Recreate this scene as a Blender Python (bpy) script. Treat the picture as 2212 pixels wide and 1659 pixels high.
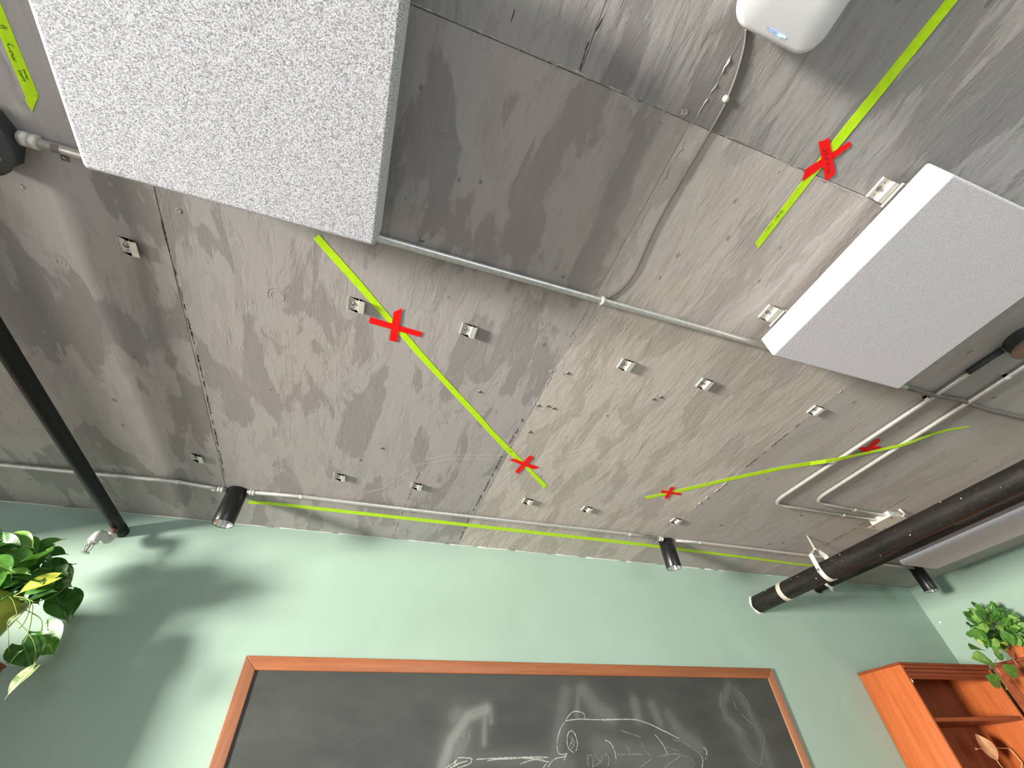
import bpy, math, random
import numpy as np
from mathutils import Vector, Matrix

# ------------------------------------------------------------------ scene, camera, light
for o in list(bpy.data.objects): bpy.data.objects.remove(o)
S = bpy.context.scene
COL = S.collection
S.view_settings.view_transform = 'Standard'
S.view_settings.look = 'None'
S.view_settings.gamma = 1.0
S.view_settings.use_curve_mapping = False
S.view_settings.exposure = 0.68
S.cycles.use_denoising = True
S.cycles.max_bounces = 8
S.cycles.diffuse_bounces = 5
S.cycles.glossy_bounces = 3
S.cycles.transparent_max_bounces = 8
S.cycles.caustics_reflective = False
S.cycles.caustics_refractive = False
S.cycles.sample_clamp_indirect = 4.0

cd = bpy.data.cameras.new('camera')
cam = bpy.data.objects.new('camera', cd); COL.objects.link(cam)
cd.sensor_fit = 'HORIZONTAL'; cd.sensor_width = 36.0
cd.lens = 36.0 * 918.548 / 2212.0
cd.clip_start = 0.02; cd.clip_end = 60
RX = Vector((0.946183, -0.319873, -0.049178))
RY = Vector((0.193088, 0.679915, -0.707413))
RZ = Vector((0.259719, 0.659846, 0.705088))
M = Matrix.Identity(4)
for i in range(3):
    M[i][0] = RX[i]; M[i][1] = -RY[i]; M[i][2] = -RZ[i]
M[2][3] = 1.55
cam.matrix_world = M
S.camera = cam

W = bpy.data.worlds.new('sky'); S.world = W; W.use_nodes = True
bg = W.node_tree.nodes['Background']
bg.inputs[0].default_value = (0.80, 0.90, 1.0, 1)
bg.inputs[1].default_value = 1.0

def area(name, loc, direction, sx, sy, power, color):
    l = bpy.data.lights.new(name, 'AREA'); l.shape = 'RECTANGLE'; l.size = sx; l.size_y = sy
    l.energy = power; l.color = color
    o = bpy.data.objects.new(name, l); COL.objects.link(o); o.location = loc
    o.rotation_euler = Vector(direction).to_track_quat('-Z', 'Z').to_euler()
    return o
# daylight falling through the wide window of the left wall
area('window_daylight_left', (-6.18, -0.75, 1.50), (1, 0.12, 0.08), 1.7, 1.0, 1580, (1.0, 0.945, 0.85))
# fill daylight added behind the camera, through an unseen window
area('window_fill_behind', (1.4, -6.18, 1.3), (0, 1, 0.1), 4.4, 1.7, 120, (0.86, 0.92, 1.0))

# ------------------------------------------------------------------ helpers
CEIL = 2.73; WALL = 2.546; XR = 4.57; XL = -6.00; YF = -6.0
SLATE = 2.5352
rnd = random.Random(7)

def V(*a): return Vector(a)

class MB:
    def __init__(s): s.v = []; s.f = []; s.sm = []
    def add(s, vs, fs, smooth=False):
        n = len(s.v); s.v += [tuple(v) for v in vs]
        for f in fs: s.f.append([i + n for i in f]); s.sm.append(smooth)
    def box(s, x0, x1, y0, y1, z0, z1):
        s.add([(x0,y0,z0),(x1,y0,z0),(x1,y1,z0),(x0,y1,z0),(x0,y0,z1),(x1,y0,z1),(x1,y1,z1),(x0,y1,z1)],
              [(0,3,2,1),(4,5,6,7),(0,1,5,4),(1,2,6,5),(2,3,7,6),(3,0,4,7)])
    def rbox(s, x0, x1, y0, y1, z0, z1, b):
        """box with chamfered edges"""
        cx, cy, cz = (x0+x1)/2, (y0+y1)/2, (z0+z1)/2
        hx, hy, hz = (x1-x0)/2, (y1-y0)/2, (z1-z0)/2
        vs = []; idx = {}
        for sx in (-1,1):
            for sy in (-1,1):
                for sz in (-1,1):
                    for a in range(3):
                        d = [hx-b, hy-b, hz-b]; d[a] += b
                        idx[(sx,sy,sz,a)] = len(vs)
                        vs.append((cx+sx*d[0], cy+sy*d[1], cz+sz*d[2]))
        fs = []
        sg = (-1,1)
        for a in range(3):
            o = [i for i in range(3) if i != a]
            for sa in sg:
                q = []
                for (u,w) in ((-1,-1),(1,-1),(1,1),(-1,1)):
                    k = [0,0,0]; k[a]=sa; k[o[0]]=u; k[o[1]]=w
                    q.append(idx[(k[0],k[1],k[2],a)])
                fs.append(q)
        for a in range(3):
            o = [i for i in range(3) if i != a]
            for u in sg:
                for w in sg:
                    k1=[0,0,0]; k1[a]=-1; k1[o[0]]=u; k1[o[1]]=w
                    k2=list(k1); k2[a]=1
                    fs.append([idx[(*k1,o[0])], idx[(*k2,o[0])], idx[(*k2,o[1])], idx[(*k1,o[1])]])
        for sx in sg:
            for sy in sg:
                for sz in sg: fs.append([idx[(sx,sy,sz,a)] for a in range(3)])
        s.add(vs, fs)
    def obox(s, c, ax, ay, az, hx, hy, hz):
        c = Vector(c); ax = Vector(ax).normalized(); ay = Vector(ay).normalized(); az = Vector(az).normalized()
        vs = []
        for k in (-1,1):
            for (i,j) in ((-1,-1),(1,-1),(1,1),(-1,1)): vs.append(c + ax*i*hx + ay*j*hy + az*k*hz)
        s.add(vs, [(0,3,2,1),(4,5,6,7),(0,1,5,4),(1,2,6,5),(2,3,7,6),(3,0,4,7)])
    def tube(s, path, r, n=12, caps=True, smooth=True):
        P = [Vector(p) for p in path]; m = len(P)
        rr = r if isinstance(r, (list, tuple)) else [r]*m
        T = []
        for i in range(m):
            a = P[max(i-1,0)]; b = P[min(i+1,m-1)]
            T.append((b-a).normalized())
        ref = Vector((0,0,1))
        if abs(T[0].dot(ref)) > 0.9: ref = Vector((1,0,0))
        u = T[0].cross(ref).normalized()
        vs = []
        for i in range(m):
            u = (u - T[i]*u.dot(T[i])).normalized(); w = T[i].cross(u)
            for k in range(n):
                a = 2*math.pi*k/n
                vs.append(P[i] + (u*math.cos(a) + w*math.sin(a))*rr[i])
        fs = []
        for i in range(m-1):
            for k in range(n):
                k2 = (k+1) % n
                fs.append((i*n+k, i*n+k2, (i+1)*n+k2, (i+1)*n+k))
        s.add(vs, fs, smooth)
        if caps:
            nb = len(s.v) - len(vs)
            s.f.append([nb+k for k in reversed(range(n))]); s.sm.append(False)
            s.f.append([nb+(m-1)*n+k for k in range(n)]); s.sm.append(False)
    def lathe(s, origin, axis, prof, n=24, smooth=True):
        """prof: list of (radius, height along axis)"""
        o = Vector(origin); a = Vector(axis).normalized()
        ref = Vector((1,0,0)) if abs(a.x) < 0.8 else Vector((0,1,0))
        u = a.cross(ref).normalized(); w = a.cross(u)
        vs = []; m = len(prof)
        for (r, h) in prof:
            for k in range(n):
                t = 2*math.pi*k/n
                vs.append(o + a*h + (u*math.cos(t) + w*math.sin(t))*max(r, 1e-5))
        fs = []
        for i in range(m-1):
            for k in range(n):
                k2 = (k+1) % n
                fs.append((i*n+k, i*n+k2, (i+1)*n+k2, (i+1)*n+k))
        s.add(vs, fs, smooth)
    def prism(s, pts, d):
        """polygon pts extruded by vector d"""
        P = [Vector(p) for p in pts]; n = len(P); d = Vector(d)
        vs = P + [p + d for p in P]
        fs = [list(range(n)), list(reversed(range(n, 2*n)))]
        for i in range(n):
            j = (i+1) % n; fs.append((i, i+n, j+n, j))
        s.add(vs, fs)
    def strip(s, L, R, d):
        """thin sheet between two edge lines, thickness d"""
        L = [Vector(p) for p in L]; R = [Vector(p) for p in R]; d = Vector(d); n = len(L)
        vs = L + R + [p+d for p in L] + [p+d for p in R]
        fs = []
        for i in range(n-1):
            fs += [(i, i+1, n+i+1, n+i), (2*n+i, 3*n+i, 3*n+i+1, 2*n+i+1),
                   (i, 2*n+i, 2*n+i+1, i+1), (n+i, n+i+1, 3*n+i+1, 3*n+i)]
        fs += [(0, n, 3*n, 2*n), (n-1, 3*n-1, 4*n-1, 2*n-1)]
        s.add(vs, fs)
    def stroke(s, pts, w, nrm, t=0.0004):
        """flat pen or chalk stroke on a plane with normal nrm"""
        P = [Vector(p) for p in pts]; nrm = Vector(nrm); n = len(P)
        L = []; R = []
        for i in range(n):
            d = (P[min(i+1,n-1)] - P[max(i-1,0)])
            if d.length < 1e-9: d = Vector((1,0,0))
            q = nrm.cross(d.normalized()).normalized()
            ww = w*(0.7+0.5*rnd.random())*(0.6 if i in (0, n-1) else 1)
            L.append(P[i]+q*ww/2); R.append(P[i]-q*ww/2)
        s.strip(L, R, nrm*t)
    def build(s, name, mat, parent=None):
        o3 = Vector((0,0,0)); p = parent
        while p is not None: o3 = o3 + p.location; p = p.parent
        me = bpy.data.meshes.new(name)
        me.from_pydata([(v[0]-o3.x, v[1]-o3.y, v[2]-o3.z) for v in s.v], [], s.f)
        me.polygons.foreach_set('use_smooth', s.sm)
        me.update()
        if mat: me.materials.append(mat)
        ob = bpy.data.objects.new(name, me); COL.objects.link(ob)
        if parent is not None: ob.parent = parent
        return ob

def fix_normals(ob):
    import bmesh
    bm = bmesh.new(); bm.from_mesh(ob.data)
    bmesh.ops.recalc_face_normals(bm, faces=bm.faces)
    bm.to_mesh(ob.data); bm.free(); return ob

def thing(name, label, cat, loc, group=None):
    o = bpy.data.objects.new(name, None); COL.objects.link(o)
    o.empty_display_size = 0.05; o.location = loc
    o['label'] = label; o['category'] = cat
    if group: o['group'] = group
    return o
def tag(o, label, cat, group=None):
    o['label'] = label; o['category'] = cat
    if group: o['group'] = group
    return o
def structure(o): o['kind'] = 'structure'; return o

def bevel(o, w, seg=2):
    m = o.modifiers.new('bevel', 'BEVEL'); m.width = w; m.segments = seg; m.limit_method = 'ANGLE'
    m.harden_normals = False
    for p in o.data.polygons: p.use_smooth = True
    return o

# ------------------------------------------------------------------ materials
def lin(r, g, b):
    f = lambda c: (c/255/12.92) if c/255 <= 0.04045 else ((c/255+0.055)/1.055)**2.4
    return (f(r), f(g), f(b), 1)

class NT:
    def __init__(s, name):
        s.m = bpy.data.materials.new(name); s.m.use_nodes = True
        s.t = s.m.node_tree; s.b = s.t.nodes['Principled BSDF']; s.o = s.t.nodes['Material Output']
    def n(s, typ, **kw):
        nd = s.t.nodes.new(typ)
        for k, v in kw.items():
            if k.startswith('i_'):
                nd.inputs[k[2:].replace('_', ' ')].default_value = v
            else: setattr(nd, k, v)
        return nd
    def l(s, a, b): s.t.links.new(a, b)
    def pos(s, scale=(1,1,1), loc=(0,0,0)):
        g = s.n('ShaderNodeNewGeometry'); mp = s.n('ShaderNodeMapping')
        mp.inputs['Scale'].default_value = scale; mp.inputs['Location'].default_value = loc
        s.l(g.outputs['Position'], mp.inputs['Vector']); return mp.outputs[0]
    def obj(s, scale=(1,1,1), loc=(0,0,0)):
        g = s.n('ShaderNodeTexCoord'); mp = s.n('ShaderNodeMapping')
        mp.inputs['Scale'].default_value = scale; mp.inputs['Location'].default_value = loc
        s.l(g.outputs['Object'], mp.inputs['Vector']); return mp.outputs[0]
    def noise(s, vec, scale, detail=4, rough=0.55, dist=0.0):
        nd = s.n('ShaderNodeTexNoise'); nd.inputs['Scale'].default_value = scale
        nd.inputs['Detail'].default_value = detail; nd.inputs['Roughness'].default_value = rough
        nd.inputs['Distortion'].default_value = dist
        s.l(vec, nd.inputs['Vector']); return nd.outputs['Fac']
    def ramp(s, fac, stops):
        r = s.n('ShaderNodeValToRGB'); e = r.color_ramp.elements
        while len(e) < len(stops): e.new(0.5)
        for i, (p, c) in enumerate(stops):
            e[i].position = p
            e[i].color = c if isinstance(c, tuple) else (c, c, c, 1)
        s.l(fac, r.inputs[0]); return r.outputs[0]
    def math(s, op, a, b=None, c=None):
        m = s.n('ShaderNodeMath', operation=op)
        for i, x in enumerate((a, b, c)):
            if x is None: continue
            if isinstance(x, (int, float)): m.inputs[i].default_value = x
            else: s.l(x, m.inputs[i])
        return m.outputs[0]
    def mix(s, fac, a, b, mode='MIX'):
        m = s.n('ShaderNodeMix', data_type='RGBA', blend_type=mode)
        if isinstance(fac, (int, float)): m.inputs[0].default_value = fac
        else: s.l(fac, m.inputs[0])
        for k, x in ((6, a), (7, b)):
            if isinstance(x, tuple): m.inputs[k].default_value = x
            else: s.l(x, m.inputs[k])
        return m.outputs[2]
    def bump(s, h, strength=0.5, dist=0.002, normal=None):
        b = s.n('ShaderNodeBump'); b.inputs['Strength'].default_value = strength
        b.inputs['Distance'].default_value = dist
        s.l(h, b.inputs['Height'])
        if normal is not None: s.l(normal, b.inputs['Normal'])
        return b.outputs[0]
    def set(s, color=None, rough=None, metal=None, normal=None, spec=None, sheen=None):
        if color is not None:
            if isinstance(color, tuple): s.b.inputs['Base Color'].default_value = color
            else: s.l(color, s.b.inputs['Base Color'])
        if rough is not None:
            if isinstance(rough, (int, float)): s.b.inputs['Roughness'].default_value = rough
            else: s.l(rough, s.b.inputs['Roughness'])
        if metal is not None: s.b.inputs['Metallic'].default_value = metal
        if spec is not None: s.b.inputs['Specular IOR Level'].default_value = spec
        if normal is not None: s.l(normal, s.b.inputs['Normal'])
        return s.m

def plain(name, color, rough=0.6, metal=0.0, var=0.12, scale=30, bump=0.0, spec=0.5):
    t = NT(name); v = t.noise(t.pos(), scale, 4)
    dark = tuple(c*(1-var) for c in color[:3]) + (1,)
    lite = tuple(min(1, c*(1+var)) for c in color[:3]) + (1,)
    c = t.ramp(v, [(0.3, dark), (0.7, lite)])
    nm = t.bump(v, bump, 0.002) if bump else None
    return t.set(c, rough, metal, nm, spec)

def concrete(name, seed, light, dark, blotch=0.8, streak=0.5, relief=0.5, crack=0.4):
    t = NT(name)
    L = (seed*3.7, seed*1.9, 0)
    # trowel blotches with crisp edges, stretched along the pour
    p1 = t.pos((4.6, 1.5, 1), L)
    n1 = t.noise(p1, 1.5, 7, 0.58, 0.35)
    m1 = t.ramp(n1, [(0.515, 0.0), (0.55, 1.0)])
    p2 = t.pos((16, 4.2, 1), (seed+3.1, seed, 0))
    n2 = t.noise(p2, 1.3, 6, 0.6, 0.5)
    m2 = t.ramp(n2, [(0.53, 0.0), (0.57, 1.0)])
    p3 = t.pos((70, 7, 1), (seed, 4.4, 0))
    n3 = t.noise(p3, 1.0, 4, 0.6, 0.2)
    m3 = t.ramp(n3, [(0.45, 0.0), (0.68, 1.0)])
    m3b = t.ramp(n3, [(0.60, 0.0), (0.64, 1.0)])
    gate = t.ramp(t.noise(t.pos((1,1,1), (seed*2,5,0)), 1.7, 3), [(0.42, 0.0), (0.62, 1.0)])
    big = t.noise(t.pos((1,0.7,1), (9,seed,0)), 1.1, 3)
    fine = t.noise(t.pos((1,1,1)), 240, 3, 0.7)
    pp = t.pos((1,0.7,1), (0,0,0))
    vo = t.n('ShaderNodeTexVoronoi'); vo.inputs['Scale'].default_value = 16; t.l(pp, vo.inputs['Vector'])
    vc = t.n('ShaderNodeSeparateColor'); t.l(vo.outputs['Color'], vc.inputs[0])
    rad = t.math('MULTIPLY', t.math('GREATER_THAN', vc.outputs[0], 0.62), t.math('MULTIPLY', vc.outputs[1], 0.13))
    pit = t.math('LESS_THAN', vo.outputs['Distance'], rad)
    # colour
    c = t.mix(t.math('MULTIPLY', m1, blotch), light, dark)
    mid = tuple((a*0.45+b*0.55) for a, b in zip(light, dark))
    c = t.mix(t.math('MULTIPLY', m2, 0.55*blotch), c, mid)
    c = t.mix(t.math('MULTIPLY', t.math('MULTIPLY', m3, gate), 0.75*streak), c, dark)
    warm = t.ramp(big, [(0.30, (0.92, 0.93, 0.95, 1)), (0.72, (1.06, 1.02, 0.98, 1))])
    c = t.mix(1.0, c, warm, 'MULTIPLY')
    c = t.mix(1.0, c, t.ramp(fine, [(0.25, 0.86), (0.75, 1.0)]), 'MULTIPLY')
    c = t.mix(t.math('MULTIPLY', pit, 0.6), c, tuple(x*0.45 for x in dark[:3]) + (1,))
    # relief
    h = t.math('MULTIPLY', m1, -0.10)
    h = t.math('ADD', h, t.math('MULTIPLY', m2, -0.08))
    h = t.math('ADD', h, t.math('MULTIPLY', t.math('MULTIPLY', m3b, gate), 0.75*crack))
    h = t.math('ADD', h, t.math('MULTIPLY', t.noise(t.pos((14,6,1), (seed,1,0)), 1.0, 6, 0.62, 0.3), 1.3*relief))
    h = t.math('ADD', h, t.math('MULTIPLY', fine, 0.10))
    h = t.math('ADD', h, t.math('MULTIPLY', pit, -0.8))
    nm = t.bump(h, 0.55, 0.0045)
    return t.set(c, 0.72, 0, nm, 0.35)

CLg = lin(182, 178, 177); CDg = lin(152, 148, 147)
MC_left = concrete('concrete_blotchy_shaded', 1.3, lin(180,177,175), lin(146,143,142), 0.85, 0.25, 0.35, 0.12)  # left and middle tones lowered, shade painted into the concrete
MC_mid = concrete('concrete_blotchy_middle_shaded', 2.6, CLg, CDg, 0.8, 0.25, 0.45, 0.12)
MC_right = concrete('concrete_streaky_lit', 4.1, lin(207,200,194), lin(176,169,164), 0.6, 1.0, 0.95, 0.5)  # tone raised, extra light painted into the concrete
MC_far = concrete('concrete_smooth', 6.2, lin(186,182,178), lin(170,166,162), 0.5, 0.25, 0.3, 0.1)
MC_up = concrete('concrete_streaky_dark', 8.4, lin(174,172,171), lin(138,136,136), 0.8, 1.0, 0.55, 0.16)
M_joint = plain('joint_concrete', lin(70, 66, 63), 0.9, 0, 0.2)
M_ridge = plain('mortar_ridge', lin(166, 162, 159), 0.9, 0, 0.25, 120, 0.6)
M_scratch = plain('pale_scratch', lin(196, 190, 182), 0.9, 0, 0.05)
M_crack = plain('crack_dark', lin(62, 57, 54), 0.95, 0, 0.3, 90)

def wall_paint():
    t = NT('sage_green_paint')
    a = t.noise(t.pos(), 3, 3); f = t.noise(t.pos(), 220, 3, 0.6)
    c = t.ramp(a, [(0.3, lin(151, 174, 160)), (0.7, lin(157, 180, 166))])
    return t.set(c, 0.55, 0, t.bump(f, 0.10, 0.001), 0.35)
M_wall = wall_paint()
M_white = plain('white_paint', lin(225, 225, 220), 0.6, 0, 0.03)
M_bead = plain('white_caulk', lin(214, 216, 206), 0.7, 0, 0.1, 60)
M_floor = plain('grey_concrete_floor', lin(146, 147, 150), 0.5, 0, 0.15, 6)  # unseen concrete floor, grey chosen to cool the light it bounces up

def fabric(name, base, speck, scale):
    t = NT(name)
    p = t.pos((1, 1.35, 1.2))
    n = t.noise(p, scale, 2, 0.6); n2 = t.noise(t.pos((1,1,1), (3,3,3)), 26, 4, 0.65)
    vo = t.n('ShaderNodeTexVoronoi'); vo.inputs['Scale'].default_value = scale*0.9; t.l(p, vo.inputs['Vector'])
    c = t.ramp(n, [(0.34, speck), (0.60, base)])
    h = t.math('ADD', t.math('MULTIPLY', n, 0.7), t.math('MULTIPLY', n2, 0.9))
    h = t.math('ADD', h, t.math('MULTIPLY', vo.outputs['Distance'], 0.3))
    nm = t.bump(h, 0.28, 0.002)
    m = t.set(c, 0.95, 0, nm, 0.15)
    t.b.inputs['Sheen Weight'].default_value = 0.25
    return m
M_fab1 = fabric('heather_grey_felt', lin(219, 219, 225), lin(132, 134, 145), 300)
M_fab2 = fabric('pale_grey_felt', lin(210, 208, 213), lin(174, 173, 181), 330)

M_steel = plain('galvanised_steel', lin(208, 207, 202), 0.36, 0.6, 0.12, 70)
M_zinc = plain('zinc_plate', lin(216, 214, 205), 0.45, 0.2, 0.12, 90)
M_zincd = plain('screw_steel', lin(150, 148, 145), 0.35, 0.9, 0.2, 200)
M_hole = plain('hole_dark', lin(30, 28, 27), 0.9)
M_black = plain('matte_black_enamel', lin(22, 21, 23), 0.33, 0, 0.1, 60)
M_blackrim = plain('black_rim', lin(14, 14, 15), 0.5)
M_refl = plain('faceted_reflector', lin(228, 228, 226), 0.18, 0.9, 0.05)

def pipe_mat(name, a, b, dust):
    t = NT(name)
    n = t.noise(t.pos((14, 3, 14)), 1.6, 6, 0.65); f = t.noise(t.pos((1,1,1)), 60, 5, 0.7)
    c = t.ramp(n, [(0.35, a), (0.7, b)])
    m = t.ramp(f, [(0.60, 0.0), (0.72, 1.0)])
    c = t.mix(t.math('MULTIPLY', m, 0.5), c, dust)
    return t.set(c, 0.5, 0, t.bump(n, 0.3, 0.002), 0.3)
M_pipe = pipe_mat('scuffed_black_iron', lin(20, 19, 18), lin(42, 38, 35), lin(104, 96, 88))
M_pipeL = pipe_mat('black_painted_pipe', lin(10, 10, 11), lin(18, 18, 19), lin(40, 38, 37))
M_plaster = plain('plaster_white', lin(206, 202, 192), 0.9, 0, 0.15, 150, 0.5)
M_band = plain('cream_band', lin(190, 184, 168), 0.7, 0, 0.2, 140)
M_brown = plain('rusty_brown', lin(118, 84, 68), 0.6, 0, 0.25, 60)
M_sprw = plain('white_fitting', lin(206, 206, 200), 0.4, 0, 0.1, 60)
M_flex = plain('grey_painted_conduit', lin(120, 113, 107), 0.6, 0, 0.15, 60)
M_boxd = plain('dark_painted_box', lin(64, 68, 70), 0.5, 0.2, 0.25, 30)
M_boxc = plain('brown_cover_plate', lin(118, 98, 88), 0.35, 0.1, 0.2, 20)
M_wire = plain('grey_cable', lin(120, 112, 106), 0.6, 0, 0.1)
M_plastic = plain('white_plastic', lin(222, 223, 226), 0.32, 0, 0.015)

def tape_mat(name, a, b):
    t = NT(name)
    n = t.noise(t.pos((1,1,1)), 55, 4, 0.6)
    c = t.ramp(n, [(0.3, a), (0.7, b)])
    return t.set(c, 0.55, 0, t.bump(t.noise(t.pos(), 160, 3), 0.25, 0.001), 0.3)
M_green = tape_mat('lime_tape', lin(186, 236, 22), lin(206, 250, 40))
M_red = tape_mat('red_tape', lin(245, 10, 14), lin(255, 18, 20))
M_ink = plain('marker_ink', lin(62, 84, 12), 0.7)
M_inkr = plain('marker_ink_on_red', lin(150, 6, 10), 0.7)

def wood(name, a, b, axis='z', rough=0.4):
    t = NT(name)
    sc = {'z': (26, 26, 1.6), 'x': (1.6, 26, 26), 'y': (26, 1.6, 26)}[axis]
    n = t.noise(t.pos(sc), 1.0, 6, 0.62, 0.6); n2 = t.noise(t.pos(tuple(x*4 for x in sc)), 1.0, 3, 0.7)
    c = t.ramp(n, [(0.3, a), (0.68, b)])
    c = t.mix(1.0, c, t.ramp(n2, [(0.3, 0.86), (0.6, 1.0)]), 'MULTIPLY')
    return t.set(c, rough, 0, t.bump(n2, 0.12, 0.001), 0.4)
M_wf_x = wood('frame_wood_horizontal', lin(138, 82, 50), lin(162, 100, 65), 'x', 0.38)
M_wf_z = wood('frame_wood_vertical', lin(146, 94, 68), lin(170, 116, 86), 'z', 0.3)
M_bk_z = wood('orange_pine_vertical', lin(180, 90, 44), lin(204, 112, 62), 'z', 0.42)
M_bk_x = wood('orange_pine_horizontal', lin(132, 66, 38), lin(160, 86, 50), 'x', 0.42)
M_bk_b = wood('shaded_back_panel', lin(128, 72, 46), lin(154, 92, 62), 'z', 0.45)  # pine darkened: the bookcase's inner shade painted into the back
M_bk_d = wood('brown_molding', lin(120, 56, 32), lin(148, 74, 44), 'x', 0.42)

# ------------------------------------------------------------------ room shell
def jitter_rect(x0, x1, y0, y1, z0, j=0.0004, step=0.05):
    z1 = z0
    def edge(a, b):
        n = max(2, int((Vector(b)-Vector(a)).length/step)); out = []
        for i in range(n):
            t = i/n; p = Vector(a).lerp(Vector(b), t)
            if i: p += Vector((rnd.uniform(-j, j), rnd.uniform(-j, j), 0))
            out.append(p)
        return out
    pts = edge((x0,y0,z0),(x1,y0,z0)) + edge((x1,y0,z0),(x1,y1,z0)) + edge((x1,y1,z0),(x0,y1,z0)) + edge((x0,y1,z0),(x0,y0,z0))
    return pts

slab = MB(); slab.box(XL-0.2, XR+0.2, YF-0.2, WALL+0.2, CEIL+0.006, CEIL+0.2)
ceiling = structure(slab.build('ceiling', M_joint))
G = 0.0022   # half of a formwork joint
def cpanel(x0, x1, y0, y1, mat, g):
    m = MB()
    m.prism(jitter_rect(x0+g[0], x1-g[1], y0+g[2], y1-g[3], CEIL), (0,0,0.007))
    return fix_normals(m.build('panel', mat, ceiling))
YS = 0.113
xa = [XL, -5.59, -4.37, -3.15, -1.93, -0.688, 0.567, 1.79, 3.01, 4.23, XR]
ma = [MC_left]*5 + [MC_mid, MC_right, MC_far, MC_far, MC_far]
ga = [.0004,.0004,.0004,.0004,.0004,.0011,.0006,.0009,.0008,.0004,.0004]
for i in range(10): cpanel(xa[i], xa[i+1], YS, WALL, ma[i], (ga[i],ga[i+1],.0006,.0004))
xb = [XL, -5.84, -4.62, -3.40, -2.18, -0.96, 0.262, 1.48, 2.70, 3.92, XR]
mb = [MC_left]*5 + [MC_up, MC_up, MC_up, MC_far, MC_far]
gb = [.0004,.0004,.0004,.0004,.0004,.0004,.0009,.0003,.0003,.0004,.0004]
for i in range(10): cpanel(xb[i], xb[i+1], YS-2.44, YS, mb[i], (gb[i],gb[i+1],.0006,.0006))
for i in range(10): cpanel(xa[i], xa[i+1], YF, YS-2.44, MC_up, (.0006,)*4)

def ridge(pts, w, h, mat=M_ridge, name='mortar_ridge', j=0.35):
    """a rough fin of mortar squeezed out at a formwork joint"""
    P = [Vector(p) for p in pts]; out = []
    for a, b in zip(P[:-1], P[1:]):
        n = max(1, int((b-a).length/0.007))
        for i in range(n): out.append(a.lerp(b, i/n))
    out.append(P[-1])
    m = MB(); vs = []; n = len(out)
    for i, p in enumerate(out):
        d = (out[min(i+1,n-1)]-out[max(i-1,0)]).normalized(); q = Vector((-d.y, d.x, 0))
        g_ = math.sin(i*0.23+P[0].x*40)+0.9*math.sin(i*0.61+P[0].y*30)
        ww = w*rnd.uniform(0.15, 1.6)*(0.12 if g_ < -0.35 else 1); hh = h*max(0.05, rnd.uniform(1-3*j, 1+j)); hh *= (0.15 if g_ < -0.35 else 1); off = q*rnd.uniform(-w, w)*0.4
        vs += [Vector((p.x, p.y, CEIL))+off+q*ww/2, Vector((p.x, p.y, CEIL-hh))+off, Vector((p.x, p.y, CEIL))+off-q*ww/2]
    fs = []
    for i in range(n-1):
        for k in range(2): fs.append((i*3+k, i*3+k+1, (i+1)*3+k+1, (i+1)*3+k))
    m.add(vs, fs); return m.build(name, mat, ceiling)

ridge([(0.0712,0.1109,2.73),(0.2593,0.1094,2.73),(0.4201,0.1136,2.73),(0.5812,0.1166,2.73)], 0.004, 0.0018)
ridge([(0.5812,0.1166,2.73),(0.7176,0.1085,2.73),(0.8742,0.1128,2.73),(0.977,0.1182,2.73),(1.1713,0.1211,2.73)], 0.003, 0.0014)
ridge([(-0.1185,0.1111,2.73),(-0.0268,0.1088,2.73),(0.0712,0.1109,2.73)], 0.003, 0.0012)
ridge([(0.5749,-0.059,2.73),(0.5769,-0.0206,2.73),(0.5775,0.03,2.73),(0.5748,0.0852,2.73),(0.5719,0.1228,2.73)], 0.005, 0.0022)
ridge([(0.5727,0.1279,2.73),(0.5801,0.1642,2.73),(0.5759,0.2061,2.73),(0.5775,0.257,2.73)], 0.005, 0.0025)
ridge([(0.5775,0.257,2.73),(0.5804,0.3324,2.73),(0.5812,0.411,2.73),(0.5799,0.5222,2.73),(0.5808,0.5859,2.73)], 0.003, 0.0014)
ridge([(0.5734,0.7068,2.73),(0.5693,0.9152,2.73),(0.5672,1.0815,2.73),(0.5576,1.2589,2.73)], 0.0025, 0.0013)
ridge([(-0.6917,0.7207,2.73),(-0.689,0.8433,2.73),(-0.6833,1.037,2.73)], 0.003, 0.0015, M_crack)
ridge([(-0.6833,1.037,2.73),(-0.6773,1.3233,2.73),(-0.6784,1.6297,2.73),(-0.6806,2.0698,2.73)], 0.004, 0.0018, M_crack)
ridge([(0.2724,-0.0183,2.73),(0.2677,0.0105,2.73),(0.2564,0.0552,2.73),(0.2591,0.1041,2.73)], 0.0026, 0.001, M_crack)
ridge([(0.0851,0.052,2.73),(0.0834,0.084,2.73),(0.0845,0.0998,2.73)], 0.0018, 0.0008, M_crack)
ridge([(1.7968,0.6908,2.73),(1.7914,0.7784,2.73),(1.7911,0.8268,2.73)], 0.005, 0.003)
ridge([(1.7876,0.9528,2.73),(1.7867,1.0934,2.73),(1.7879,1.3526,2.73)], 0.004, 0.002, M_crack)
ridge([(1.7938,1.395,2.73),(1.7831,1.6104,2.73),(1.7752,1.7697,2.73)], 0.010, 0.004)
ridge([(0.5488,1.2928,2.73),(0.5441,1.5361,2.73),(0.5454,1.8933,2.73),(0.5451,2.2297,2.73),(0.5591,2.4886,2.73)], 0.005, 0.002, M_crack)
ridge([(0.1944,1.805,2.73),(0.1791,2.0796,2.73),(0.1696,2.3177,2.73),(0.1648,2.5134,2.73)], 0.002, 0.001, M_crack)
ridge([(2.9809,1.351,2.73),(2.9919,1.5524,2.73)], 0.004, 0.002, M_crack)
ridge([(3.0144,1.6703,2.73),(3.0157,1.849,2.73),(3.0327,2.0106,2.73)], 0.005, 0.002, M_crack)
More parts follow.
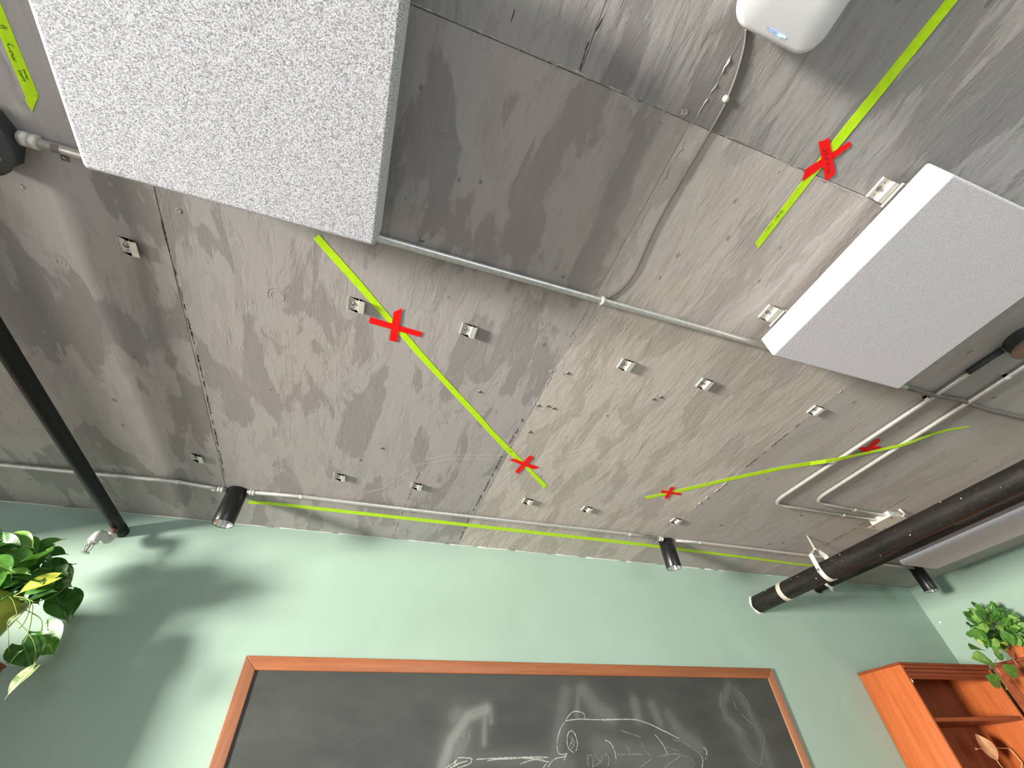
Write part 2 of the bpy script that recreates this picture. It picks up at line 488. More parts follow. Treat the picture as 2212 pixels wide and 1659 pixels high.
for pts in [[(0.5253,0.0927,2.73),(0.5313,0.0944,2.73),(0.5336,0.1047,2.73),(0.5278,0.1103,2.73)],
  [(0.5548,0.1282,2.73),(0.5755,0.1293,2.73),(0.5718,0.1383,2.73)],
  [(0.5835,0.0922,2.73),(0.6023,0.0974,2.73),(0.6035,0.1124,2.73)],
  [(0.4901,0.1339,2.73),(0.5022,0.1376,2.73)],
  [(0.6958,0.1183,2.73),(0.6964,0.1387,2.73),(0.6916,0.1529,2.73)],
  [(0.5408,0.1366,2.73),(0.5596,0.1423,2.73)],
  [(0.5818,0.1311,2.73),(0.5905,0.1362,2.73)]]:
    ridge(pts, 0.004, 0.0018)
# old cable scars drawn in faint double arcs
def scratch(pts, w=0.0022):
    m = MB(); m.stroke([(p[0], p[1], CEIL-0.0001) for p in pts], w, (0,0,-1), 0.0004)
    return m.build('scratch', M_scratch, ceiling)
for st in [[(-0.0583,2.0566,2.73),(0.0257,2.0083,2.73),(0.0936,1.8985,2.73),(0.1435,1.7858,2.73),(0.2174,1.6839,2.73),(0.304,1.6292,2.73),(0.4221,1.5982,2.73),(0.5488,1.5684,2.73)],
  [(-0.0371,2.0652,2.73),(0.0508,1.9885,2.73),(0.1143,1.8551,2.73),(0.1882,1.7383,2.73),(0.3171,1.6579,2.73),(0.4429,1.625,2.73),(0.5847,1.5938,2.73)],
  [(0.7247,1.5513,2.73),(0.8023,1.496,2.73),(0.8851,1.4398,2.73),(0.9594,1.3535,2.73)],
  [(0.7288,1.562,2.73),(0.8438,1.5084,2.73),(0.9845,1.4022,2.73)]]:
    scratch(st, 0.0016)
for st in [[(2.9335,2.5382,2.73),(2.9485,2.4284,2.73),(2.964,2.3062,2.73)],
  [(2.941,2.5367,2.73),(3.0436,2.5418,2.73)],
  [(4.0964,2.5437,2.73),(4.1229,2.4365,2.73),(4.1223,2.281,2.73)],
  [(1.7649,2.5256,2.73),(1.7714,2.3303,2.73)]]: scratch(st, 0.006)
# anchors, plugs and knock marks left in the concrete
def anchor(p, r=0.0055, h=0.0035, mat=None):
    m = MB()
    m.lathe((p[0], p[1], CEIL), (0,0,-1), [(r*1.35,-0.002),(r*1.35,0.0012),(r,0.0014),(r*0.85,h),(0,h)], 10)
    return fix_normals(m.build('anchor', mat or M_zincd, ceiling))
for p in [(-0.0069,0.6136,2.73),(-0.0012,1.6546,2.73),(0.6247,0.9884,2.73),(0.5813,1.1945,2.73),(0.6218,1.1862,2.73),(0.6089,1.3685,2.73),(0.3239,1.1805,2.73),(0.6191,0.0435,2.73),(2.5187,0.5983,2.73),(2.5042,1.6981,2.73),(2.0836,1.9247,2.73),(2.6857,2.0432,2.73),(2.6031,2.0832,2.73),(0.6519,1.1929,2.73),(1.0344,1.0265,2.73),(1.0586,1.008,2.73)]: anchor(p)
for p in [(-0.0144,0.516,2.73),(-0.7879,0.7016,2.73),(-0.641,0.7242,2.73),(-0.7257,1.3803,2.73),(0.5576,0.9999,2.73),(0.5415,0.0991,2.73),(-0.9967,0.9865,2.73),(-0.9982,0.771,2.73),(0.8894,1.1737,2.73)]: anchor(p, 0.0052, 0.0010, M_ridge)

# pale rings left around old fixings
for p, r in zip([(0.4609,0.808,2.73),(0.424,0.8022,2.73),(-0.4049,0.935,2.73),(-0.9956,0.9831,2.73),(0.6212,0.9894,2.73),(0.6155,1.3566,2.73),(0.6024,1.2006,2.73),(0.5494,0.8074,2.73),(-0.0096,0.3011,2.73),(0.3981,0.153,2.73),(0.5361,0.1009,2.73),(0.2715,1.3226,2.73)], (.022,.030,.030,.026,.016,.020,.026,.014,.03,.022,.012,.014)):
    for k in range(2):
        rr_ = r*(1-0.35*k)
        m = MB(); m.stroke([(p[0]+rr_*math.cos(a/30*6.283+p[0]*9)*rnd.uniform(.95,1.04), p[1]+rr_*math.sin(a/30*6.283+p[0]*9)*rnd.uniform(.95,1.04), CEIL-0.0001) for a in range(rnd.randint(14,27))], 0.0010, (0,0,-1), 0.0005)
        m.build('ring_mark', M_ridge, ceiling)
# dropped beam added unseen left of the view to shade ceiling and wall
m = MB(); m.box(-2.20, -1.95, YF, WALL, CEIL-0.31, CEIL+0.002); m.build('shade_beam', MC_far, ceiling)
# walls
m = MB(); m.box(XL-0.2, XR+0.2, WALL, WALL+0.15, 0, CEIL+0.006); wall_back = structure(m.build('wall_back', M_wall))
m = MB(); m.box(XR, XR+0.15, YF, WALL, 0, CEIL+0.006); wall_right = structure(m.build('wall_right', M_wall))
m = MB(); m.box(XL-0.2, XR+0.2, YF-0.2, WALL+0.2, -0.12, 0); structure(m.build('floor', M_floor))
WINS = [(-1.75, 0.25)]; WZ0, WZ1 = 0.85, 2.15
m = MB()
m.box(XL-0.15, XL, YF, WALL, 0, WZ0); m.box(XL-0.15, XL, YF, WALL, WZ1, CEIL+0.006)
m.box(XL-0.15, XL, WINS[0][1], WALL, WZ0, WZ1); m.box(XL-0.15, XL, YF, WINS[0][0], WZ0, WZ1)
structure(m.build('wall_left', M_wall))
FX0, FX1, FZ0, FZ1 = -0.9, 3.3, 0.6, 2.4
m = MB()
m.box(XL, XR, YF-0.15, YF, 0, FZ0); m.box(XL, XR, YF-0.15, YF, FZ1, CEIL+0.006)
m.box(XL, FX0, YF-0.15, YF, FZ0, FZ1); m.box(FX1, XR, YF-0.15, YF, FZ0, FZ1)
structure(m.build('wall_front', M_wall))
def glass():
    t = NT('window_glass')
    tr = t.n('ShaderNodeBsdfTransparent'); gl = t.n('ShaderNodeBsdfGlossy'); gl.inputs['Roughness'].default_value = 0.02
    fr = t.n('ShaderNodeFresnel'); mx = t.n('ShaderNodeMixShader')
    t.l(fr.outputs[0], mx.inputs[0]); t.l(tr.outputs[0], mx.inputs[1]); t.l(gl.outputs[0], mx.inputs[2])
    t.l(mx.outputs[0], t.o.inputs[0]); return t.m
M_glass = glass()
for k, (y0, y1) in enumerate(WINS):
    m = MB(); f = 0.05
    m.box(XL-0.10, XL-0.04, y0, y0+f, WZ0, WZ1); m.box(XL-0.10, XL-0.04, y1-f, y1, WZ0, WZ1)
    m.box(XL-0.10, XL-0.04, y0+f, y1-f, WZ0, WZ0+f); m.box(XL-0.10, XL-0.04, y0+f, y1-f, WZ1-f, WZ1)
    w = structure(m.build('window_%d' % (k+1), M_white))
    m = MB(); m.box(XL-0.072, XL-0.068, y0+f, y1-f, WZ0+f, WZ1-f); m.build('pane', M_glass, w)
m = MB(); f = 0.06
for x in (FX0, (FX0+FX1)/2-f/2, FX1-f): m.box(x, x+f, YF-0.10, YF-0.04, FZ0, FZ1)
for (a, b) in ((FX0+f, (FX0+FX1)/2-f/2), ((FX0+FX1)/2+f/2, FX1-f)):
    m.box(a, b, YF-0.10, YF-0.04, FZ0, FZ0+f); m.box(a, b, YF-0.10, YF-0.04, FZ1-f, FZ1)
w = structure(m.build('window_2', M_white))
for (a, b) in ((FX0+f, (FX0+FX1)/2-f/2), ((FX0+FX1)/2+f/2, FX1-f)):
    m = MB(); m.box(a, b, YF-0.072, YF-0.068, FZ0+f, FZ1-f); m.build('pane', M_glass, w)
# ragged white bead where wall paint meets the concrete
m = MB(); x = XL+0.02
while x < XR-0.05:
    L = rnd.uniform(0.08, 0.4); r = rnd.uniform(0.0012, 0.0034)
    n = max(2, int(L/0.05))
    m.tube([(x+L*i/n, WALL-0.001, CEIL-0.001-rnd.uniform(0,0.002)) for i in range(n+1)], r, 5)
    x += L*rnd.uniform(0.9, 1.2)
pe = m.build('paint_edge', M_bead, wall_back); pe['kind'] = 'stuff'
m = MB(); m.lathe((XR, 2.49, 2.447), (-1,0,0), [(0.009,-0.001),(0.009,0.003),(0.005,0.006),(0,0.006)], 12)
tag(fix_normals(m.build('wall_plug', M_white)), 'tiny white plug on the right green wall near the corner', 'plug')

# ------------------------------------------------------------------ acoustic panels
def soft_panel(name, label, x0, x1, y0, y1, z0, z1, mat, b=0.007, sag=0.0):
    root = thing(name, label, 'acoustic panel', ((x0+x1)/2, (y0+y1)/2, z1), 'felt sound panels hung from the ceiling')
    m = MB(); n = 10
    # pillowy box: top and bottom grids
    def g(z, s):
        vs = []
        for j in range(n+1):
            for i in range(n+1):
                u = i/n; v = j/n
                dz = sag*(1-(2*u-1)**4)*(1-(2*v-1)**4)*s
                vs.append((x0+(x1-x0)*u, y0+(y1-y0)*v, z+dz))
        return vs
    A = g(z0, -1); B = g(z1, 0); N = (n+1)**2; fs = []
    for j in range(n):
        for i in range(n):
            a = j*(n+1)+i; q = (a, a+1, a+n+2, a+n+1)
            fs.append(tuple(reversed(q))); fs.append(tuple(k+N for k in q))
    ring = [i for i in range(n+1)] + [j*(n+1)+n for j in range(1, n+1)] + [n*(n+1)+i for i in range(n-1, -1, -1)] + [j*(n+1) for j in range(n-1, 0, -1)]
    for a, c in zip(ring, ring[1:]+ring[:1]): fs.append((a, c, c+N, a+N))
    m.add(A+B, fs, True)
    o = m.build('fabric_body', mat, root); bevel(o, b, 3).modifiers['bevel'].harden_normals = True
    return root
P1 = soft_panel('acoustic_panel', 'large heather grey felt panel filling the upper left of the ceiling', -0.724, -0.114, -0.027, 0.583, 2.565, 2.660, M_fab1, 0.011)
P2 = soft_panel('acoustic_panel', 'pale grey felt panel on two clips at the right of the ceiling', 1.206, 1.816, -0.008, 0.612, 2.604, 2.695, M_fab2)
P3 = soft_panel('acoustic_panel', 'grey felt panel above the leafy plant, behind the black pipes', 3.555, 3.905, 0.95, 1.93, 2.604, 2.695, M_fab2)

# ------------------------------------------------------------------ z clips
def clip_profile(m, cx, cy, z, hw, flip=1):
    prof = [(-0.021,-0.006),(-0.0195,-0.006),(-0.0195,-0.0018),(0.0115,-0.0018),(0.0145,-0.0125),(0.031,-0.0125),(0.031,-0.0143),(0.0130,-0.0143),(0.0100,-0.0),(-0.021,0.0)]
    A = [(cx+flip*p[0], cy-hw, z+p[1]) for p in prof]
    m.prism(A, (0, 2*hw, 0))
def z_clip(cx, cy, label, group, hw=0.024):
    root = thing('z_clip', label, 'bracket', (cx, cy, CEIL), group)
    m = MB(); clip_profile(m, cx, cy, CEIL, hw)
    fix_normals(m.build('clip_plate', M_zinc, root))
    m = MB(); m.lathe((cx-0.003, cy, CEIL-0.0018), (0,0,-1), [(0.0075,0),(0.0075,0.001),(0.0050,0.0012),(0.0042,0.0042),(0.0018,0.0046),(0.0018,0.003),(0,0.003)], 10)
    fix_normals(m.build('screw', M_zincd, root))
    for s in (-1, 1):
        m = MB(); m.lathe((cx-0.002, cy+s*hw*0.6, CEIL-0.0016), (0,0,-1), [(0.0016,0),(0.0016,0.0006),(0,0.0006)], 8)
        fix_normals(m.build('pilot_hole', M_hole, root))
    return root
near = [((278,530), 0)]
row_near = [(-0.7924,0.8754,2.73),(-0.1735,0.8944,2.73),(0.1986,0.892,2.73),(0.8146,0.8831,2.73),(1.1795,0.8859,2.73),(1.773,0.8881,2.73)]
row_far = [(-0.7794,1.9288,2.73),(-0.1728,1.9322,2.73),(0.1968,1.9253,2.73),(0.8,1.9328,2.73),(1.1589,1.9345,2.73),(1.7538,1.9346,2.73)]
lab_near = ['zinc clip left of the dark seam below the big felt panel',
 'zinc clip just above the red cross on the long diagonal tape',
 'zinc clip on bare concrete right of the red cross on the diagonal tape',
 'zinc clip under the conduit, left one of two left of the right felt panel',
 'zinc clip under the conduit, right one of two left of the right felt panel',
 'zinc clip sitting on the seam below the bottom corner of the right felt panel']
lab_far = ['small zinc clip above and left of the left black spotlight',
 'small zinc clip above the wall conduit, next one right of the left spotlight',
 'small zinc clip above the wall conduit, under the faint arc scars',
 'small zinc clip just below left of the pointed end of the diagonal tape',
 'small zinc clip below right of the pointed end of the diagonal tape',
 'small zinc clip on the seam directly above the middle black spotlight']
for p, l in zip(row_near, lab_near): z_clip(p[0], p[1], l, 'empty zinc clips in the nearer row')
for p, l in zip(row_far, lab_far): z_clip(p[0], p[1], l, 'empty zinc clips in the row nearer the wall')
for y, l in ((0.085, 'cream lit clip at the upper left edge of the right felt panel'), (0.522, 'cream lit clip at the lower left edge of the right felt panel')):
    z_clip(1.182, y, l, 'clips carrying the right felt panel', 0.028)
    m = MB()
    pr = [(-0.010,0.0),(-0.010,0.004),(0.004,0.004),(0.006,0.0125),(0.024,0.0125),(0.024,0.0145),(0.0045,0.0145),(0.002,0.0058),(-0.012,0.0058),(-0.012,0.0)]
    A = [(1.212+p[0], y-0.034, 2.6955+p[1]) for p in pr]
    m.prism(A, (0, 0.068, 0)); fix_normals(m.build('hanging_clip', M_zinc, P2))

# ------------------------------------------------------------------ tapes
dn = (0,0,-0.0005)
def off(pts, d): return [(p[0], p[1], p[2]-d) for p in pts]
def inks(root, strokes, mat, w, d=0.0022):
    m = MB()
    for st in strokes: m.stroke(off(st, d), w, (0,0,-1), 0.0002)
    h = m.build('handwriting', mat, root); h['kind'] = 'stuff'; return h
c0 = (-0.8905,0.4562,2.73)
T = thing('green_tape', 'green tape with a folded pointed tip and black scribbles, upper left corner', 'tape', c0, 'strips of green tape')
m = MB(); m.prism(off([(-0.8916,0.2693,2.73),(-0.88,0.5267,2.73),(-0.9073,0.543,2.73),(-0.9145,0.3223,2.73)], 0.0006), dn); fix_normals(m.build('strip', M_green, T))
m = MB(); m.prism(off([(-0.8794,0.5274,2.73),(-0.906,0.5709,2.73),(-0.9061,0.5614,2.73),(-0.9083,0.5555,2.73),(-0.9102,0.5439,2.73)], 0.0012), dn); fix_normals(m.build('folded_tip', M_green, T))
inks(T, [[(-0.9023,0.44,2.73),(-0.8986,0.4382,2.73),(-0.894,0.4383,2.73),(-0.8905,0.4414,2.73)],
  [(-0.9032,0.4424,2.73),(-0.8997,0.4412,2.73)],
  [(-0.9029,0.4444,2.73),(-0.9012,0.4482,2.73),(-0.8991,0.4523,2.73)],
  [(-0.9044,0.4514,2.73),(-0.9022,0.4539,2.73),(-0.8981,0.4526,2.73)],
  [(-0.9004,0.456,2.73),(-0.8981,0.4552,2.73),(-0.9033,0.4624,2.73),(-0.9002,0.4625,2.73)],
  [(-0.9003,0.4615,2.73),(-0.8973,0.4632,2.73),(-0.9031,0.4662,2.73),(-0.9003,0.4686,2.73),(-0.8966,0.4685,2.73)],
  [(-0.9012,0.4857,2.73),(-0.8982,0.4893,2.73),(-0.8983,0.4957,2.73),(-0.8959,0.4995,2.73),(-0.8939,0.5047,2.73),(-0.9007,0.504,2.73)],
  [(-0.8988,0.4867,2.73),(-0.894,0.4851,2.73)],
  [(-0.8905,0.4811,2.73),(-0.8886,0.485,2.73),(-0.8896,0.4894,2.73),(-0.8871,0.4914,2.73),(-0.8901,0.4953,2.73),(-0.8868,0.4983,2.73),(-0.8895,0.4968,2.73)],
  [(-0.8889,0.4811,2.73),(-0.8863,0.4814,2.73)]], M_ink, 0.0018)
inks(T, [[(-0.9038,0.4089,2.73),(-0.8958,0.4062,2.73),(-0.8911,0.4095,2.73)],
  [(-0.9057,0.4137,2.73),(-0.8973,0.4103,2.73),(-0.8939,0.4141,2.73)],
  [(-0.8965,0.4083,2.73),(-0.8895,0.4102,2.73)]], M_ink, 0.0015)

T = thing('green_tape', 'long green tape running diagonally from the big felt panel across the middle', 'tape', (0.1066,1.0732,2.73), 'strips of green tape')
m = MB(); m.strip(off([(-0.3025,0.7019,2.73),(-0.1889,0.8151,2.73),(-0.0776,0.9252,2.73),(-0.0209,0.9801,2.73),(0.041,1.0455,2.73),(0.1413,1.1421,2.73),(0.2444,1.2421,2.73),(0.3317,1.3243,2.73),(0.4195,1.4097,2.73),(0.5536,1.5374,2.73),(0.6777,1.6351,2.73),(0.8474,1.7992,2.73)], 0.0006),
                  off([(-0.2869,0.6833,2.73),(-0.1696,0.7972,2.73),(-0.0533,0.918,2.73),(-0.0065,0.9602,2.73),(0.0695,1.0372,2.73),(0.1683,1.1344,2.73),(0.2739,1.2338,2.73),(0.3617,1.3161,2.73),(0.448,1.402,2.73),(0.5828,1.5221,2.73),(0.7089,1.6374,2.73),(0.8496,1.7591,2.73)], 0.0006), dn)
fix_normals(m.build('strip', M_green, T))
inks(T, [[(0.5434,1.5059,2.73),(0.5479,1.5061,2.73)],
  [(0.5628,1.527,2.73),(0.5694,1.5252,2.73),(0.5738,1.5329,2.73)],
  [(0.6112,1.5682,2.73),(0.6198,1.572,2.73),(0.6145,1.5673,2.73)]], M_ink, 0.003)
inks(T, [[(0.1504,1.1004,2.73),(0.1577,1.112,2.73)]], M_ink, 0.002)

T = thing('green_tape', 'green tape with two layers running up beside the white device to the top edge', 'tape', (0.947,0.0288,2.73), 'strips of green tape')
m = MB(); m.strip(off([(0.9523,-0.3004,2.73),(0.9562,-0.2551,2.73),(0.9539,-0.1797,2.73),(0.9511,-0.082,2.73),(0.9483,0.0403,2.73),(0.9503,0.1376,2.73),(0.9535,0.3258,2.73)], 0.0006),
                  off([(0.9796,-0.3023,2.73),(0.9799,-0.26,2.73),(0.9812,-0.157,2.73),(0.981,-0.0879,2.73),(0.9783,0.0186,2.73),(0.9738,0.1167,2.73),(0.9754,0.3373,2.73)], 0.0006), dn)
fix_normals(m.build('strip', M_green, T))
m = MB(); m.prism(off([(0.9809,-0.1618,2.73),(0.9827,-0.264,2.73),(0.9834,-0.3036,2.73),(0.9656,-0.302,2.73),(0.9655,-0.2598,2.73),(0.9691,-0.1717,2.73)], 0.0013), dn); fix_normals(m.build('overlapping_strip', M_green, T))
inks(T, [[(0.954,0.2851,2.73),(0.9585,0.2844,2.73),(0.9581,0.2819,2.73)],
  [(0.9541,0.2788,2.73),(0.9593,0.2796,2.73)],
  [(0.9533,0.2746,2.73),(0.9588,0.2767,2.73),(0.955,0.2741,2.73),(0.9581,0.2718,2.73)],
  [(0.9539,0.27,2.73),(0.9566,0.2701,2.73),(0.9577,0.2657,2.73),(0.955,0.266,2.73)],
  [(0.9546,0.2624,2.73),(0.9563,0.2618,2.73),(0.9572,0.2584,2.73)],
  [(0.9556,0.2473,2.73),(0.9549,0.2445,2.73),(0.9575,0.2458,2.73)],
  [(0.9535,0.2406,2.73),(0.9605,0.2427,2.73)],
  [(0.9545,0.2409,2.73),(0.9543,0.2392,2.73),(0.9598,0.2381,2.73)],
  [(0.9526,0.2343,2.73),(0.9595,0.2369,2.73),(0.9535,0.2352,2.73),(0.9566,0.233,2.73)],
  [(0.9531,0.2281,2.73),(0.9577,0.2297,2.73),(0.9574,0.2316,2.73)],
  [(0.9576,0.2303,2.73),(0.9591,0.228,2.73)],
  [(0.9549,0.2252,2.73),(0.9592,0.225,2.73),(0.9598,0.2219,2.73),(0.9548,0.2204,2.73),(0.9541,0.2242,2.73),(0.96,0.2236,2.73)],
  [(0.9591,0.2197,2.73),(0.959,0.218,2.73)]], M_ink, 0.0014)

T = thing('green_tape', 'green tape bridging two bent conduits near the right edge of the ceiling', 'tape', (1.9841,1.302,2.73), 'strips of green tape')
m = MB()
m.strip(off([(1.4247,1.7392,2.73),(1.5709,1.6221,2.73),(1.7636,1.4569,2.73),(1.9807,1.2855,2.73),(2.0879,1.2191,2.73),(2.1066,1.1531,2.7029),(2.1634,1.1178,2.7029),(2.2493,1.0891,2.7182),(2.3113,1.057,2.7241),(2.3541,1.0056,2.7182),(2.3704,0.9529,2.7029),(2.4007,0.9183,2.7029),(2.4373,0.8913,2.7123),(2.4979,0.8612,2.73),(2.547,0.8186,2.73),(2.624,0.7761,2.73)], 0.0006),
        off([(1.4501,1.7575,2.73),(1.5891,1.6485,2.73),(1.7846,1.483,2.73),(2.004,1.31,2.73),(2.1156,1.2462,2.73),(2.1344,1.179,2.7029),(2.1864,1.1384,2.7029),(2.2674,1.1047,2.7182),(2.3298,1.0723,2.7241),(2.3728,1.0204,2.7182),(2.395,0.9644,2.7029),(2.4203,0.9282,2.7029),(2.457,0.9009,2.7123),(2.5192,0.874,2.73),(2.5623,0.8291,2.73),(2.6353,0.7802,2.73)], 0.0006), dn)
fix_normals(m.build('strip', M_green, T))

T = thing('green_tape', 'long thin green tape between the wall conduit and the green wall', 'tape', (0.5329,2.2903,2.73), 'strips of green tape')
m = MB(); m.strip(off([(-0.6009,2.299,2.73),(-0.588,2.272,2.73),(-0.502,2.2639,2.73),(-0.3689,2.2607,2.73),(0.4436,2.2592,2.73),(1.4274,2.2614,2.73),(1.561,2.2618,2.73),(1.8377,2.2665,2.73),(1.9962,2.2712,2.73),(2.5396,2.2864,2.73),(2.9764,2.3042,2.73),(3.2406,2.3092,2.73)], 0.0006),
                  off([(-0.5995,2.3084,2.73),(-0.5785,2.3033,2.73),(-0.5037,2.2948,2.73),(-0.3694,2.2946,2.73),(0.4522,2.2974,2.73),(1.4476,2.3007,2.73),(1.583,2.3016,2.73),(1.8617,2.3043,2.73),(2.0223,2.3096,2.73),(2.565,2.3168,2.73),(3.0035,2.3324,2.73),(3.2668,2.3345,2.73)], 0.0006), dn)
fix_normals(m.build('strip', M_green, T))

def cross(label, at, A, B):
    r = thing('red_cross', label, 'tape', at, 'red tape crosses')
    m = MB(); m.prism(off(A, 0.0016), dn); fix_normals(m.build('strip', M_red, r))
    m = MB(); m.prism(off(B, 0.0022), dn); fix_normals(m.build('strip', M_red, r))
    return r
cross('red tape cross at the upper part of the long diagonal green tape', (-0.0415,0.9446,2.73),
      [(-0.1226,0.9327,2.73),(0.055,0.9479,2.73),(0.0505,0.9707,2.73),(-0.1238,0.9589,2.73)], [(-0.0507,0.8898,2.73),(-0.0269,0.8667,2.73),(-0.0255,0.9157,2.73),(-0.0229,1.0151,2.73),(-0.0496,1.0142,2.73)])
cross('red tape cross near the lower pointed end of the diagonal green tape', (0.6685,1.6129,2.73),
      [(0.585,1.5935,2.73),(0.602,1.5784,2.73),(0.7481,1.6144,2.73),(0.7303,1.6381,2.73),(0.6611,1.6189,2.73)], [(0.6666,1.5381,2.73),(0.6801,1.5346,2.73),(0.6922,1.5509,2.73),(0.6667,1.6967,2.73),(0.644,1.6771,2.73)])
X3 = cross('big red tape cross with handwriting, on the tape beside the right felt panel', (0.9691,0.0716,2.73),
      [(0.9918,0.02,2.73),(0.9991,0.0221,2.73),(1.0047,0.0284,2.73),(0.9501,0.1376,2.73),(0.9338,0.1099,2.73)], [(0.9132,0.0462,2.73),(0.9238,0.0397,2.73),(0.9313,0.0296,2.73),(1.017,0.0888,2.73),(1.0229,0.0955,2.73),(1.013,0.1164,2.73)])
inks(X3, [[(0.9379,0.0561,2.73),(0.9445,0.0596,2.73),(0.9503,0.0577,2.73),(0.9469,0.0546,2.73)],
  [(0.9479,0.0501,2.73),(0.9527,0.0527,2.73)],
  [(0.9501,0.0648,2.73),(0.9567,0.0656,2.73),(0.9581,0.0587,2.73),(0.9548,0.0619,2.73)],
  [(0.9615,0.0719,2.73),(0.9688,0.0695,2.73),(0.9747,0.0741,2.73)],
  [(0.9797,0.0835,2.73),(0.9804,0.0767,2.73),(0.9854,0.0795,2.73),(0.9845,0.0842,2.73)],
  [(0.9896,0.0936,2.73),(0.9941,0.0848,2.73)],
  [(0.9951,0.0941,2.73),(1.0025,0.0925,2.73),(1.0029,0.0976,2.73),(0.9963,0.0952,2.73)]], M_inkr, 0.0025, 0.0030)
cross('small red tape cross at the left end of the tape that bridges the conduits', (1.5362,1.6616,2.73),
      [(1.4861,1.679,2.73),(1.4791,1.6513,2.73),(1.6037,1.6548,2.73),(1.6144,1.6748,2.73),(1.5239,1.6746,2.73)], [(1.5082,1.615,2.73),(1.5294,1.605,2.73),(1.5647,1.7227,2.73),(1.5383,1.7194,2.73)])
cross('small red tape cross between the two bent conduits', (2.283,1.037,2.73),
      [(2.214,1.0475,2.73),(2.2603,1.047,2.73),(2.3332,1.0158,2.73),(2.3558,1.0315,2.73),(2.3119,1.0532,2.73),(2.2661,1.0733,2.73)], [(2.2818,1.0813,2.73),(2.3133,1.0729,2.73),(2.2936,0.9837,2.73),(2.2713,0.9707,2.73),(2.2572,0.9821,2.73)])

# ------------------------------------------------------------------ conduits
ZC = CEIL-0.0125; RC = 0.0095
def arc_path(pts, r):
    """round the corners of a polyline"""
    P = [Vector(p) for p in pts]; out = [P[0]]
    for i in range(1, len(P)-1):
        a = (P[i-1]-P[i]).normalized(); b = (P[i+1]-P[i]).normalized()
        s0 = P[i]+a*r; s1 = P[i]+b*r
        for k in range(9):
            t = k/8; out.append(s0*(1-t)**2 + P[i]*2*t*(1-t) + s1*t*t)
    out.append(P[-1]); return out
def strap(root, p, d, mat=None, both=False):
    """one-hole strap wrapped round a conduit at p, conduit direction d"""
    d = Vector(d).normalized(); q = Vector((-d.y, d.x, 0)); p = Vector(p); w = 0.008
    m = MB(); L = []; R = []
    for k in range(13):
        a = math.pi*k/12
        c = p + q*math.cos(a)*(RC+0.0014) - Vector((0,0,1))*math.sin(a)*(RC+0.0014)
        L.append(c-d*w); R.append(c+d*w)
    e = p + q*(RC+0.024); e.z = CEIL-0.0012; f = p + q*(RC+0.0014); f.z = CEIL-0.0012
    L = [e-d*w, f-d*w] + L; R = [e+d*w, f+d*w] + R
    m.strip(L, R, (0,0,-0.0012)); fix_normals(m.build('strap', mat or M_zinc, root))
    m = MB(); s = p + q*(RC+0.015); m.lathe((s.x, s.y, CEIL-0.0024), (0,0,-1), [(0.006,0),(0.005,0.004),(0,0.0045)], 8)
    fix_normals(m.build('screw', M_zincd, root))
def coupling(root, p, d, L=0.022, r=0.0135, mat=None):
    d = Vector(d).normalized(); p = Vector(p)
    m = MB(); m.lathe(p-d*L, d, [(RC,0),(r,0.001),(r,L*0.8),(r*0.86,L*0.85),(r*0.86,L*1.15),(r,L*1.2),(r,2*L-0.001),(RC,2*L)], 14)
    fix_normals(m.build('coupling', mat or M_zinc, root))

SPX = [(-0.636, 2.186), (1.860, 2.198), (4.14, 2.169)]
cx = [p[:2] for p in [(-1.5616,2.1735,2.7182),(-1.2217,2.1572,2.7182),(-0.8813,2.1427,2.7182),(-0.7775,2.1587,2.7182),(-0.7195,2.17,2.7182),(-0.5766,2.1654,2.7182),(-0.3423,2.1484,2.7182),(0.3689,2.1547,2.7182),(1.5535,2.142,2.7182),(1.7749,2.1577,2.7182),(1.9079,2.1481,2.7182),(2.0773,2.1448,2.7182),(3.0351,2.1523,2.7182),(3.2568,2.1538,2.7182)]]
T = thing('wall_conduit', 'thin steel conduit running along the ceiling beside the green wall, past the spotlights', 'conduit', (0.6, 2.15, CEIL))
def seg(a, pts, name='section'):
    m = MB(); m.tube([(x, y, ZC) for (x, y) in pts], RC, 12); return m.build(name, M_steel, a)
seg(T, [(-5.9, 2.168)] + cx[0:4] + [(SPX[0][0]-0.047, 2.170)])
seg(T, [(SPX[0][0]+0.047, 2.166)] + cx[6:9] + [(SPX[1][0]-0.047, 2.160)])
seg(T, [(SPX[1][0]+0.047, 2.158)] + [cx[11], cx[12], (3.2, 2.152), (3.9, 2.155), (SPX[2][0]-0.046, 2.160)])
for p in (cx[2], cx[6], cx[8], cx[11], (3.75, 2.154), (-0.735, 2.170)): strap(T, (p[0], p[1], ZC), (1,0,0))
coupling(T, (-0.705, 2.170, ZC), (1,0,0), 0.012); coupling(T, (-0.566, 2.166, ZC), (1,0,0), 0.012)
coupling(T, (1.795, 2.160, ZC), (1,0,0), 0.014)

